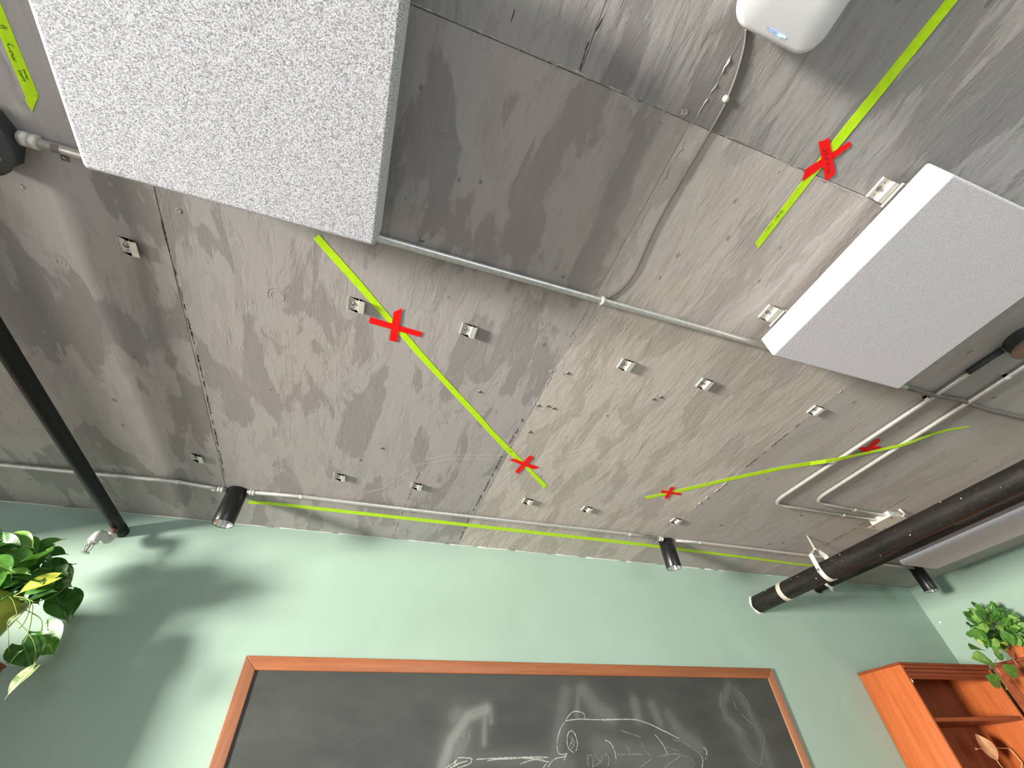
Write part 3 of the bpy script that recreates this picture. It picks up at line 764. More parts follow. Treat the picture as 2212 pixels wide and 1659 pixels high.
T = thing('panel_conduit', 'bright steel conduit crossing behind both felt panels with a white strap', 'conduit', (0.3, 0.64, CEIL))
m = MB(); m.tube([(-0.945, 0.634, ZC), (-0.83, 0.635, ZC), (-0.11, 0.639, ZC), (0.59, 0.643, ZC), (1.243, 0.645, ZC), (1.30, 0.646, ZC), (2.03, 0.657, ZC)], RC+0.0015, 14); m.build('section', M_steel, T)
m = MB(); m.tube([(a, b+s, c) for (a, b, c), s in zip([(2.0266,0.6585,2.7182),(2.1207,0.6568,2.717),(2.1761,0.6534,2.7147),(2.2609,0.655,2.7158),(2.3651,0.653,2.7182),(2.4634,0.6571,2.7182),(2.5759,0.6583,2.7182),(2.8041,0.6524,2.7182),(3.2134,0.6449,2.7182)], (0,.002,.006,0,-.004,0,.002,0,0))], RC, 12)
m.build('flexible_tail', M_flex, T)
def ring(root, p, d, r0, r1, w, name, mat):
    d = Vector(d).normalized(); m = MB()
    m.lathe(Vector(p)-d*w/2, d, [(r0,0),(r1,0),(r1,w),(r0,w)], 16); return fix_normals(m.build(name, mat, root))
ring(T, (0.592, 0.643, ZC), (1,0,0), RC, 0.0145, 0.010, 'cable_tie', M_white)
coupling(T, (-0.925, 0.634, ZC), (1,0,0), 0.018, 0.017)
strap(T, (-0.872, 0.635, ZC), (1,0,0), M_flex)

bx = (3.075, 1.575)
T = thing('bent_conduit', 'outer one of two parallel bent steel conduits, with the strap beside the felt panel', 'conduit', (2.2, 1.1, CEIL))
q = [(2.2259,0.4257,2.7182),(2.2066,0.7509,2.7182),(2.1379,1.5794,2.7182),(2.9633,1.6027,2.7182)]
m = MB(); m.tube(arc_path([(2.215, 0.385, ZC), (q[1][0], q[1][1], ZC), (2.185, 1.615, ZC), (bx[0]-0.055, 1.610, ZC)], 0.10), RC, 12); m.build('section', M_steel, T)
s3 = (2.1583,0.6833,2.7182); strap(T, (2.196, s3[1], ZC), (0,1,0)); s4 = (2.7391,1.59,2.7182); strap(T, (s4[0], 1.611, ZC), (1,0,0))
m = MB(); m.tube([(2.206, 0.52, ZC), (2.209, 0.46, ZC), (2.212, 0.39, ZC)], 0.0115, 12); m.build('black_sleeve', M_boxd, T)
T = thing('bent_conduit', 'inner one of two parallel bent steel conduits, leading out of the right edge', 'conduit', (2.45, 1.0, CEIL))
m = MB(); m.tube(arc_path([(2.400, 0.05, ZC), (2.405, 0.42, ZC), (2.415, 1.535, ZC), (bx[0]-0.055, 1.548, ZC)], 0.10), RC, 12); m.build('section', M_steel, T)
s3 = (2.417,0.4879,2.7182); strap(T, (2.405, s3[1], ZC), (0,1,0)); s4 = (2.7517,1.5348,2.7182); strap(T, (s4[0], 1.541, ZC), (1,0,0))

# junction boxes
T = thing('junction_box', 'square steel junction box where the two bent conduits end, half behind the black pipe', 'electrical box', (bx[0], bx[1], CEIL))
m = MB(); m.box(bx[0]-0.055, bx[0]+0.055, bx[1]-0.055, bx[1]+0.075, CEIL-0.038, CEIL); m.build('box', M_zinc, T)
m = MB(); m.prism([(bx[0]-0.075, bx[1]-0.07, CEIL-0.0395), (bx[0]+0.06, bx[1]-0.07, CEIL-0.0395), (bx[0]+0.06, bx[1]+0.10, CEIL-0.0395), (bx[0]-0.075, bx[1]+0.10, CEIL-0.0395)], (0,0,0.0015)); fix_normals(m.build('cover_plate', M_zinc, T))
for sx, sy in ((-0.05,-0.045),(0.04,0.075),(-0.05,0.075)):
    m = MB(); m.lathe((bx[0]+sx, bx[1]+sy, CEIL-0.0395), (0,0,-1), [(0.007,0),(0.005,0.003),(0,0.0035)], 8)
    fix_normals(m.build('screw', M_zincd, T))
m = MB(); m.tube([(bx[0]-0.02, bx[1]-0.10, CEIL-0.012), (bx[0]+0.03, bx[1]-0.085, CEIL-0.022), (bx[0]+0.07, bx[1]-0.03, CEIL-0.03), (bx[0]+0.072, bx[1]+0.05, CEIL-0.03)], 0.007, 8); m.build('flexible_whip', M_zinc, T)

def octbox(name, label, x, y, r, h, mat, cover, n=8):
    T = thing(name, label, 'electrical box', (x, y, CEIL))
    m = MB(); m.lathe((x, y, CEIL), (0,0,-1), [(r,0),(r,h),(0.0,h)], n, False); fix_normals(m.build('box', mat, T))
    m = MB(); m.lathe((x, y, CEIL-h), (0,0,-1), [(r*1.06,0.0),(r*1.06,0.003),(r*0.98,0.005),(0,0.005)], 24); fix_normals(m.build('cover_plate', cover, T))
    for s in (-1, 1):
        m = MB(); m.lathe((x+s*r*0.62, y+s*r*0.4, CEIL-h-0.005), (0,0,-1), [(0.006,0),(0.004,0.003),(0,0.0032)], 8)
        fix_normals(m.build('screw', M_zincd, T))
    return T
octbox('junction_box', 'dark grey ceiling box at the left edge where the steel conduit starts', -1.025, 0.645, 0.082, 0.048, M_boxd, M_boxd)
octbox('junction_box', 'round grey box with a brownish cover at the right edge, above the bent conduits', 2.245, 0.325, 0.068, 0.045, M_boxd, M_boxc, 24)

# thin cable from the white device to the conduit
T = thing('thin_cable', 'thin grey cable running from the white device down to the steel conduit', 'cable', (0.6165,0.2939,2.73))
pts = [(0.5741,-0.0779,2.73),(0.5913,-0.0516,2.73),(0.6099,-0.0042,2.73),(0.6206,0.042,2.73),(0.6242,0.0691,2.73),(0.6253,0.1384,2.73),(0.6248,0.2394,2.73),(0.6282,0.3596,2.73),(0.6393,0.4548,2.73),(0.6474,0.5184,2.73),(0.6414,0.5728,2.73),(0.6268,0.6082,2.73),(0.6053,0.639,2.73)]
P = [Vector((p[0], p[1], CEIL-0.0035)) for p in pts]
fine_ = []
for i in range(len(P)-1):
    p0 = P[max(i-1,0)]; p1 = P[i]; p2 = P[i+1]; p3 = P[min(i+2,len(P)-1)]
    for k in range(5):
        t = k/5
        fine_.append(0.5*((2*p1)+(p2-p0)*t+(2*p0-5*p1+4*p2-p3)*t*t+(3*p1-p0-3*p2+p3)*t**3))
fine_.append(P[-1])
m = MB(); m.tube(fine_, 0.0027, 8); m.build('cable', M_wire, T)
m = MB(); kp = (0.618,0.0439,2.73); m.lathe((kp[0], kp[1], CEIL), (0,0,-1), [(0.008,0),(0.008,0.004),(0.0065,0.009),(0,0.010)], 12)
fix_normals(m.build('cable_clip', M_zinc, T))

# wireless access point
def rounded(cx, cy, hx, hy, r, z, n=8):
    out = []
    for (sx, sy, a0) in ((1,1,0),(-1,1,90),(-1,-1,180),(1,-1,270)):
        for k in range(n+1):
            a = math.radians(a0+90*k/n)
            out.append(Vector((cx+sx*(hx-r)+r*math.cos(a), cy+sy*(hy-r)+r*math.sin(a), z)))
    return out
AX, AY = 0.614, -0.205; AHX, AHY = 0.110, 0.130; az = 2.672
T = thing('access_point', 'white rounded wireless access point with tiny blue lights at the top edge', 'access point', (AX, AY, CEIL))
rings = [(0.090,0.110,0.03,CEIL-0.012),(AHX,AHY,0.048,az+0.016),(AHX,AHY,0.048,az+0.007),(AHX-0.0025,AHY-0.0025,0.046,az+0.002),(AHX-0.007,AHY-0.007,0.043,az),(0.05,0.06,0.02,az-0.001)]
vs = []; fs = []; L0 = None
for (hx, hy, r, z) in rings:
    q = rounded(AX, AY, hx, hy, r, z); L0 = len(q); vs += q
for i in range(len(rings)-1):
    for k in range(L0):
        k2 = (k+1) % L0; fs.append((i*L0+k, i*L0+k2, (i+1)*L0+k2, (i+1)*L0+k))
fs.append([(len(rings)-1)*L0+k for k in range(L0)]); fs.append([k for k in reversed(range(L0))])
m = MB(); m.add(vs, fs, True); fix_normals(m.build('casing', M_plastic, T))
m = MB(); m.box(AX-0.06, AX+0.06, AY-0.08, AY+0.08, CEIL-0.013, CEIL); m.build('mount_plate', M_boxd, T)
def led_mat(name, c, s):
    t = NT(name); t.b.inputs['Base Color'].default_value = c; t.b.inputs['Emission Color'].default_value = c
    t.b.inputs['Emission Strength'].default_value = s; return t.m
M_led = led_mat('blue_led', (0.10, 0.28, 1.0, 1), 1.0); M_led2 = led_mat('cyan_led', (0.35, 0.8, 1.0, 1), 1.6)
kz = (az-1.55)/1.18
lp = [[(0.5875,-0.0902,2.6698),(0.5931,-0.0903,2.6698)],
  [(0.5931,-0.0903,2.6698),(0.6061,-0.0894,2.6698)],
  [(0.5985,-0.0905,2.6698),(0.6174,-0.0895,2.6698)],
  [(0.6186,-0.0883,2.6698),(0.6273,-0.0886,2.6698)],
  [(0.6243,-0.0892,2.6698),(0.6376,-0.0891,2.6698)],
  [(0.5978,-0.0887,2.6698),(0.5982,-0.0873,2.6698)],
  [(0.6059,-0.0878,2.6698),(0.6076,-0.0847,2.6698)],
  [(0.6144,-0.0874,2.6698),(0.6154,-0.0851,2.6698)],
  [(0.6225,-0.0859,2.6698),(0.623,-0.084,2.6698)],
  [(0.6342,-0.0866,2.6698),(0.6326,-0.0839,2.6698)],
  [(0.5892,-0.0874,2.6698),(0.5891,-0.0853,2.6698)]]
lm = [M_wire, M_led, M_led, M_led2, M_led2, M_led, M_wire, M_led, M_led, M_wire, M_wire]
lw = [.0012,.0022,.0022,.0036,.0034,.001,.0008,.001,.0014,.001,.0008]
for st, mm, w in zip(lp, lm, lw):
    m = MB(); m.stroke([(p[0], p[1], az-0.0012) for p in st], w, (0,0,-1), 0.0004); m.build('indicator_light' if mm in (M_led, M_led2) else 'printed_mark', mm, T)

# ------------------------------------------------------------------ spotlights
def spotlight(x, y, label, L=0.176, r=0.046):
    T = thing('spotlight', label, 'spotlight', (x, y, CEIL), 'black cylinder spotlights')
    zb = CEIL-L
    m = MB(); m.lathe((x, y, CEIL), (0,0,-1), [(0.0,0.0),(r-0.002,0.0),(r,0.002),(r,L-0.0015),(r-0.001,L),(r-0.0035,L),(r-0.0035,L-0.004)], 40)
    fix_normals(m.build('housing', M_black, T))
    m = MB(); m.lathe((x, y, zb), (0,0,1), [(r-0.0036,0.002),(r-0.009,0.014),(r-0.018,0.034),(r-0.028,0.05),(0.010,0.058)], 24, False)
    fix_normals(m.build('reflector', M_refl, T))
    m = MB(); m.lathe((x, y, zb+0.056), (0,0,-1), [(0.0105,-0.003),(0.0105,0.0),(0.008,0.002),(0,0.003)], 16)
    fix_normals(m.build('lamp_lens', M_plastic, T))
    m = MB(); m.lathe((x+r-0.001, y, CEIL-L*0.58), (1,0,0), [(0.004,0),(0.004,0.003),(0,0.0035)], 8)
    fix_normals(m.build('set_screw', M_zincd, T))
    return T
spotlight(SPX[0][0], SPX[0][1], 'black cylinder spotlight on the left, showing its shiny ribbed reflector')
spotlight(SPX[1][0], SPX[1][1], 'black cylinder spotlight in the middle, above the right part of the blackboard')
spotlight(SPX[2][0], SPX[2][1], 'black cylinder spotlight in the right corner, half behind the grey felt panel')

# ------------------------------------------------------------------ pipes
PX, PZ, PR = 2.782, 2.502, 0.056
T = thing('drain_pipe', 'thick scuffed black iron pipe with a cream band entering the wall at right', 'pipe', (PX, 1.0, PZ))
m = MB(); m.tube([(PX, -2.0+4.546*i/30, PZ) for i in range(31)], PR, 24); m.build('pipe_run', M_pipe, T)
m = MB(); n = 28; vs = []; fs = []
for k in range(n):
    a = 2*math.pi*k/n; c = math.cos(a); s_ = math.sin(a)
    r1 = PR+0.0015; r2 = PR+0.006+rnd.uniform(-0.003, 0.004); y1 = WALL-0.010+rnd.uniform(-0.006, 0.004)
    vs += [(PX+r1*c, y1, PZ+r1*s_), (PX+r2*c, WALL-0.003, PZ+r2*s_), (PX+r2*c, WALL, PZ+r2*s_)]
for k in range(n):
    k2 = (k+1) % n
    for j in range(2): fs.append((k*3+j, k2*3+j, k2*3+j+1, k*3+j+1))
m.add(vs, fs); fix_normals(m.build('plaster_ring', M_plaster, T))
ring(T, (PX, 2.272, PZ), (0,1,0), PR, PR+0.003, 0.030, 'cream_band', M_band)
ring(T, (PX, 2.286, PZ), (0,1,0), PR, PR+0.0045, 0.008, 'cream_band', M_band)
m = MB()
for i in range(14):
    y = rnd.uniform(0.8, 2.4); a = rnd.uniform(1.3, 4.6); rr = rnd.uniform(0.0015, 0.004)
    c = Vector((PX+PR*math.cos(a), y, PZ+PR*math.sin(a)))
    m.lathe(c, (math.cos(a), 0, math.sin(a)), [(rr,-0.001),(rr*0.9,0.0008),(rr*0.4,0.0016),(0,0.0017)], 7)
o = fix_normals(m.build('plaster_spots', M_plaster, T)); o['kind'] = 'stuff'

P2X, P2Z, P2R = 3.464, 2.669, 0.042
T = thing('slim_pipe', 'second slimmer black pipe running close behind the thick one', 'pipe', (P2X, 1.0, P2Z))
m = MB(); m.tube([(P2X, -2.0+4.546*i/30, P2Z) for i in range(31)], P2R, 20); m.build('pipe_run', M_pipe, T)
ring(T, (P2X, WALL-0.006, P2Z), (0,1,0), P2R, P2R+0.006, 0.012, 'mortar_collar', M_pipe)
ring(T, (P2X, 2.43, P2Z), (0,1,0), P2R, P2R+0.003, 0.024, 'pipe_clamp', M_zinc)
m = MB(); m.box(P2X-0.008, P2X+0.008, 2.42, 2.44, P2Z-P2R-0.032, P2Z-P2R-0.001); m.build('clamp_lug', M_zinc, T)
m = MB(); m.lathe((P2X, 2.419, P2Z-P2R-0.022), (0,-1,0), [(0.006,0),(0.006,0.004),(0,0.005)], 6, False); fix_normals(m.build('clamp_bolt', M_zincd, T))
m = MB(); m.tube([(P2X, 2.43, P2Z+P2R), (P2X, 2.43, CEIL)], 0.005, 8); m.build('hanger_rod', M_zinc, T)
m = MB(); m.box(P2X-0.155, P2X-0.125, 1.42, 1.78, 2.630, 2.640); m.build('pale_strut', M_band, T)
for y in (1.47, 1.73):
    m = MB(); m.tube([(P2X-0.14, y, 2.640), (P2X-0.14, y, CEIL)], 0.005, 8); m.build('strut_rod', M_band, T)

# clevis hanger on the thick pipe
HY = 1.921
T = thing('pipe_hanger', 'pale steel strap hanger with a threaded rod holding the thick black pipe', 'hanger', (PX, HY, CEIL))
m = MB(); m.tube([(PX, HY, CEIL), (PX, HY, PZ+0.118)], 0.0055, 10); m.build('rod', M_band, T)
m = MB(); m.lathe((PX, HY, PZ+0.140), (0,0,-1), [(0.011,0),(0.011,0.009),(0,0.009)], 6, False); fix_normals(m.build('nut', M_zinc, T))
rr = PR+0.003
top = [(PX-rr-0.004, HY, PZ-0.010), (PX-rr-0.004, HY, PZ+0.100), (PX-0.020, HY, PZ+0.128), (PX+0.020, HY, PZ+0.128), (PX+rr+0.004, HY, PZ+0.100), (PX+rr+0.004, HY, PZ-0.010)]
m = MB()
for a, b in zip(top[:-1], top[1:]):
    A = Vector(a); B = Vector(b); d = (B-A); q = Vector((d.z, 0, -d.x)).normalized()*0.0015; w = Vector((0,-0.015,0))
    m.prism([A+q+w, B+q+w, B-q+w, A-q+w], (0,0.030,0))
fix_normals(m.build('yoke', M_zinc, T))
m = MB(); n = 18; L = []; Rr = []
for k in range(n+1):
    a = math.pi + math.pi*k/n; r1 = PR+0.001
    L.append((PX+r1*math.cos(a), HY-0.015, PZ+r1*math.sin(a))); Rr.append((PX+r1*math.cos(a), HY+0.015, PZ+r1*math.sin(a)))
vs = L + Rr + [(PX+(x-PX)*1.055, y, PZ+(z-PZ)*1.055) for (x, y, z) in L+Rr]; k1 = n+1; fs = []
for k in range(n):
    fs += [(k, k+1, k1+k+1, k1+k), (2*k1+k, 3*k1+k, 3*k1+k+1, 2*k1+k+1), (k, 2*k1+k, 2*k1+k+1, k+1), (k1+k, k1+k+1, 3*k1+k+1, 3*k1+k)]
fs += [(0, k1, 3*k1, 2*k1), (n, k1+n, 3*k1+n, 2*k1+n)]
m.add(vs, fs); fix_normals(m.build('lower_strap', M_zinc, T))
for s_ in (-1, 1):
    m = MB(); m.lathe((PX+s_*(rr+0.0056), HY, PZ+0.002), (s_,0,0), [(0.008,0),(0.008,0.006),(0.004,0.0065),(0.004,0.016),(0,0.0165)], 8, False)
    fix_normals(m.build('side_bolt', M_zincd, T))

# sprinkler pipe at left
LX, LZ, LR = -1.153, 2.6255, 0.0262
T = thing('sprinkler_pipe', 'black pipe at left ending at the wall with a white elbow and a sprinkler head', 'pipe', (LX, 1.0, LZ))
m = MB(); m.tube([(LX, -2.0+4.52*i/24, LZ) for i in range(25)], LR, 24); m.build('pipe_run', M_pipeL, T)
m = MB(); m.lathe((LX, 2.478, LZ), (0,1,0), [(LR,0),(LR+0.002,0.002),(LR+0.002,0.064),(LR,0.068)], 20); fix_normals(m.build('end_cap', M_pipeL, T))
sx, sy = LX, 2.462
m = MB(); m.tube([(sx, sy, LZ-LR+0.006), (sx, sy, LZ-LR-0.030)], [0.017, 0.015], 16); m.build('branch_nipple', M_brown, T)
m = MB(); m.tube(arc_path([(sx, sy, LZ-LR-0.022), (sx, sy, LZ-LR-0.058), (sx-0.012, sy-0.075, LZ-LR-0.050), (sx-0.016, sy-0.080, LZ-LR-0.100)], 0.030), 0.021, 16); m.build('white_elbow', M_sprw, T)
ring(T, (sx, sy, LZ-LR-0.028), (0,0,1), 0.014, 0.0225, 0.014, 'elbow_collar', M_sprw)
hx, hy, hz = sx-0.016, sy-0.080, LZ-LR-0.100
m = MB(); m.lathe((hx, hy, hz), (0,0,-1), [(0.010,-0.004),(0.013,0.0),(0.013,0.008),(0.008,0.010),(0,0.010)], 6, False); fix_normals(m.build('sprinkler_body', M_steel, T))
for s in (-1, 1):
    m = MB(); m.tube([(hx+s*0.009, hy, hz-0.008), (hx+s*0.014, hy, hz-0.020), (hx+s*0.012, hy, hz-0.034), (hx+s*0.002, hy, hz-0.045)], 0.0028, 8)
    m.build('yoke_arm', M_steel, T)
m = MB(); m.tube([(hx, hy, hz-0.010), (hx, hy, hz-0.040)], 0.0026, 8); m.build('glass_bulb', M_brown, T)
m = MB(); m.lathe((hx, hy, hz-0.045), (0,0,-1), [(0.0,0.0),(0.017,0.0005),(0.0175,0.002),(0,0.002)], 18); fix_normals(m.build('deflector', M_steel, T))

# ------------------------------------------------------------------ blackboard
BX0, BX1, BZ0, BZ1 = -0.407, 2.657, 0.92, 2.106; FW = 0.056; FD = 0.018
T = thing('blackboard', 'large slate blackboard in a brown wooden frame with a chalk fish', 'blackboard', ((BX0+BX1)/2, WALL, BZ0))
def slate_mat():
    t = NT('chalky_slate')
    a = t.n('ShaderNodeAttribute'); a.attribute_name = 'chalk'
    n = t.noise(t.pos((1.2,1,3)), 3.0, 5, 0.6); f = t.noise(t.pos((1,1,1)), 300, 3)
    c = t.ramp(n, [(0.3, lin(55, 57, 54)), (0.7, lin(69, 72, 68))])
    k = t.math('MULTIPLY', a.outputs['Fac'], t.math('ADD', 0.75, t.math('MULTIPLY', f, 0.5)))
    c = t.mix(k, c, lin(205, 210, 203))
    return t.set(c, 0.52, 0, t.bump(f, 0.08, 0.001), 0.45)
M_slate = slate_mat()
nx, nz = 420, 90
sx0, sx1, sz0, sz1 = BX0+FW-0.008, BX1-FW+0.008, BZ0+FW-0.008, BZ1-FW+0.008
zsplit = 1.60
gx = np.linspace(sx0, sx1, nx+1); gz = np.linspace(zsplit, sz1, nz+1)
X, Z = np.meshgrid(gx, gz)
chalk = np.zeros_like(X)
def smudge(pts, r, s):
    global chalk
    P = [(p[0], p[2]) for p in pts]; best = np.full_like(X, 9.0)
    for (a, b) in zip(P[:-1], P[1:]):
        dx, dz = b[0]-a[0], b[1]-a[1]; L2 = dx*dx+dz*dz+1e-12
        t = np.clip(((X-a[0])*dx+(Z-a[1])*dz)/L2, 0, 1)
        best = np.minimum(best, np.hypot(X-a[0]-t*dx, Z-a[1]-t*dz))
    chalk = np.maximum(chalk, 0.8*s*np.exp(-(best/(1.1*r))**3)) + 0.4*s*np.exp(-(best/(2.0*r))**2)
for pts, r, s in [
    ([(0.7392,2.5352,1.905)] + [(0.6454,2.5352,1.8746),(0.5698,2.5352,1.7859),(0.5324,2.5352,1.6921)], 0.022, 0.17),
    ([(0.5996,2.5352,1.8679),(0.6236,2.5352,1.8361),(0.5934,2.5352,1.7524)], 0.045, 0.10),
    ([(0.732,2.5352,1.8885),(0.7292,2.5352,1.7744)], 0.012, 0.13),
    ([(0.7632,2.5352,1.903),(0.7648,2.5352,1.8521)], 0.010, 0.12),
    ([(0.6274,2.5352,1.7192),(0.898,2.5352,1.7119),(1.1597,2.5352,1.6878)], 0.03, 0.05),
    ([(1.1834,2.5352,1.9748),(1.1383,2.5352,1.8481),(1.0887,2.5352,1.7067)], 0.030, 0.07),
    ([(1.2947,2.5352,1.9815),(1.3572,2.5352,1.9044),(1.4338,2.5352,1.8742)], 0.035, 0.09),
    ([(1.262,2.5352,1.9855),(1.232,2.5352,1.8757)], 0.012, 0.09),
    ([(1.5932,2.5352,1.9343),(1.5957,2.5352,1.863)], 0.026, 0.09),
    ([(1.7017,2.5352,1.9196),(1.7263,2.5352,1.8418)], 0.024, 0.08),
    ([(1.7967,2.5352,1.8716),(1.8527,2.5352,1.7808),(1.9413,2.5352,1.7404)], 0.030, 0.07),
    ([(1.3473,2.5352,1.735),(1.551,2.5352,1.6942),(1.8228,2.5352,1.6685)], 0.060, 0.07),
    ([(2.28,2.5352,2.014),(2.184,2.5352,1.9229),(2.1851,2.5352,1.8581),(2.2509,2.5352,1.7946)], 0.020, 0.06),
    ([(2.3203,2.5352,1.991),(2.3584,2.5352,1.9004),(2.3828,2.5352,1.7926),(2.3735,2.5352,1.6914)], 0.025, 0.05),
    ([(2.2401,2.5352,1.7743),(2.2666,2.5352,1.6748),(2.3667,2.5352,1.6527)], 0.040, 0.05)]:
    smudge(pts, r, s)
YSL = WALL-0.009
me = bpy.data.meshes.new('slate')
vs = np.stack([X.ravel(), np.full(X.size, YSL), Z.ravel()], 1) - np.array(T.location)
vs = [tuple(v) for v in vs]
fs = []
for j in range(nz):
    for i in range(nx): a = j*(nx+1)+i; fs.append((a, a+1, a+nx+2, a+nx+1))
nb = len(vs); tl = T.location
for (x, z) in ((sx0, sz0), (sx1, sz0)): vs.append((x-tl.x, YSL-tl.y, z-tl.z))
fs.append([nb, nb+1, nx] + [i for i in range(nx-1, -1, -1)])
me.from_pydata(vs, [], fs); me.update()
at = me.attributes.new('chalk', 'FLOAT', 'POINT')
at.data.foreach_set('value', np.concatenate([chalk.ravel(), [0.02, 0.02]]).astype(np.float32))
me.materials.append(M_slate)
o = bpy.data.objects.new('slate', me); COL.objects.link(o); o.parent = T
m = MB(); m.box(sx0, sx1, YSL+0.0004, WALL, sz0, sz1); m.build('backing_board', M_hole, T)
def rail(pts, mat):
    m = MB(); m.prism([(x, WALL-FD, z) for (x, z) in pts], (0, FD, 0)); o = fix_normals(m.build('frame_rail', mat, T)); bevel(o, 0.003, 2)
rail([(BX0, BZ1), (BX1, BZ1), (BX1-FW, BZ1-FW), (BX0+FW, BZ1-FW)], M_wf_x)
rail([(BX0, BZ0), (BX0+FW, BZ0+FW), (BX1-FW, BZ0+FW), (BX1, BZ0)], M_wf_x)
rail([(BX0, BZ0), (BX0, BZ1), (BX0+FW, BZ1-FW), (BX0+FW, BZ0+FW)], M_wf_z)
rail([(BX1, BZ0), (BX1-FW, BZ0+FW), (BX1-FW, BZ1-FW), (BX1, BZ1)], M_wf_z)
def chalk_mat(name, a, thr):
    t = NT(name)
    n = t.noise(t.pos((1,1,1)), 260, 4, 0.7)
    k = t.ramp(n, [(thr-0.08, 0.0), (thr+0.08, 1.0)])
    c = t.mix(k, lin(80, 82, 78), a)
    return t.set(c, 0.95, 0, None, 0.1)
M_ch1 = chalk_mat('chalk_strong', lin(178, 182, 175), 0.45)
M_ch2 = chalk_mat('chalk_soft', lin(128, 132, 126), 0.46)
M_ch3 = chalk_mat('chalk_faint', lin(112, 115, 110), 0.44)
CY = YSL-0.0004; NCH = [0]
def chalk_line(strokes, mat, w):
    for st in strokes:
        P = [Vector((p[0], CY, p[2])) for p in st]
        out = []
        for i in range(len(P)-1):
            p0 = P[max(i-1,0)]; p1 = P[i]; p2 = P[i+1]; p3 = P[min(i+2,len(P)-1)]
            for k in range(5):
                t = k/5; out.append(0.5*((2*p1)+(p2-p0)*t+(2*p0-5*p1+4*p2-p3)*t*t+(3*p1-p0-3*p2+p3)*t**3))
        out.append(P[-1])
        m = MB(); NCH[0] += 1; m.stroke([p-Vector((0, 0.000012*NCH[0]+0.00001*i, 0)) for i, p in enumerate(out)], w, (0,-1,0), 0.000006); m.build('chalk_line', mat, T)
chalk_line([[(1.1633,2.537,1.851),(1.1848,2.537,1.8736),(1.2051,2.537,1.8867),(1.2291,2.537,1.8926),(1.256,2.537,1.8881),(1.2743,2.537,1.8819),(1.2762,2.537,1.8597)],
  [(1.1658,2.537,1.8526),(1.2003,2.537,1.8571),(1.2463,2.537,1.86),(1.2737,2.537,1.8591),(1.3382,2.537,1.8565),(1.3854,2.537,1.857),(1.4868,2.537,1.8571)],
  [(1.1584,2.537,1.8478),(1.1325,2.537,1.8226),(1.115,2.537,1.7916),(1.1053,2.537,1.7673),(1.1041,2.537,1.7433),(1.1104,2.537,1.7268),(1.1355,2.537,1.7232),(1.153,2.537,1.7257),(1.1323,2.537,1.7012)]], M_ch1, 0.0042)
chalk_line([[(1.1955,2.537,1.8138),(1.2087,2.537,1.7994),(1.2163,2.537,1.7713),(1.2126,2.537,1.7499),(1.2019,2.537,1.7335)],
  [(1.1955,2.537,1.8138),(1.1743,2.537,1.8063),(1.1611,2.537,1.7785),(1.1617,2.537,1.754),(1.1723,2.537,1.7387),(1.1944,2.537,1.7277)],
  [(1.0645,2.537,1.6973),(1.0912,2.537,1.7096),(1.1342,2.537,1.7144),(1.15,2.537,1.7199)],
  [(0.6911,2.537,1.7176),(0.8072,2.537,1.7187),(0.9268,2.537,1.7183),(1.0004,2.537,1.7179),(1.0581,2.537,1.7134)],
  [(0.7448,2.537,1.7114),(0.8466,2.537,1.7176),(0.9468,2.537,1.7135),(1.0562,2.537,1.6976)],
  [(0.907,2.537,1.6939),(0.9501,2.537,1.7048),(0.9994,2.537,1.7078)],
  [(1.0645,2.537,1.6973),(1.0455,2.537,1.6779)],
  [(1.0434,2.537,1.6951),(1.0208,2.537,1.677)],
  [(0.768,2.537,1.7135),(0.8664,2.537,1.7154),(0.9672,2.537,1.7144),(1.0284,2.537,1.7084)],
  [(0.5505,2.537,1.6931),(0.5863,2.537,1.7082),(0.6042,2.537,1.7241),(0.6644,2.537,1.7211),(0.6684,2.537,1.7113),(0.6536,2.537,1.7008),(0.6019,2.537,1.6899)],
  [(0.5652,2.537,1.691),(0.616,2.537,1.7073),(0.6495,2.537,1.7132),(0.5977,2.537,1.7024),(0.5653,2.537,1.6886)],
  [(0.5762,2.537,1.6907),(0.6087,2.537,1.7048),(0.5902,2.537,1.7053),(0.6007,2.537,1.7187)]], M_ch1, 0.0042)
chalk_line([[(1.1784,2.537,1.7906),(1.1864,2.537,1.7718),(1.1762,2.537,1.7628),(1.1967,2.537,1.7809),(1.197,2.537,1.7563),(1.182,2.537,1.7445),(1.1752,2.537,1.7568),(1.1903,2.537,1.7687),(1.1899,2.537,1.7935)],
  [(1.1815,2.537,1.7689),(1.2035,2.537,1.7684),(1.1878,2.537,1.7535)],
  [(0.6016,2.537,1.7407),(0.5986,2.537,1.7242),(0.5973,2.537,1.7106)],
  [(0.6034,2.537,1.7421),(0.633,2.537,1.7625),(0.6553,2.537,1.7908),(0.6566,2.537,1.8202)],
  [(0.5796,2.537,1.7693),(0.6129,2.537,1.7916),(0.6431,2.537,1.8144)],
  [(1.268,2.537,1.7229),(1.2598,2.537,1.6918),(1.2641,2.537,1.6694)],
  [(1.2737,2.537,1.7182),(1.2939,2.537,1.7087),(1.2814,2.537,1.6689)],
  [(1.3052,2.537,1.731),(1.3154,2.537,1.7051),(1.3387,2.537,1.6896)],
  [(1.345,2.537,1.7179),(1.3349,2.537,1.6927),(1.2824,2.537,1.6735)],
  [(1.3591,2.537,1.7206),(1.3791,2.537,1.7095),(1.3787,2.537,1.6884),(1.3656,2.537,1.671)],
  [(0.6691,2.537,1.8884),(0.6933,2.537,1.8945),(0.73,2.537,1.9007),(0.7692,2.537,1.9084)]], M_ch2, 0.0045)
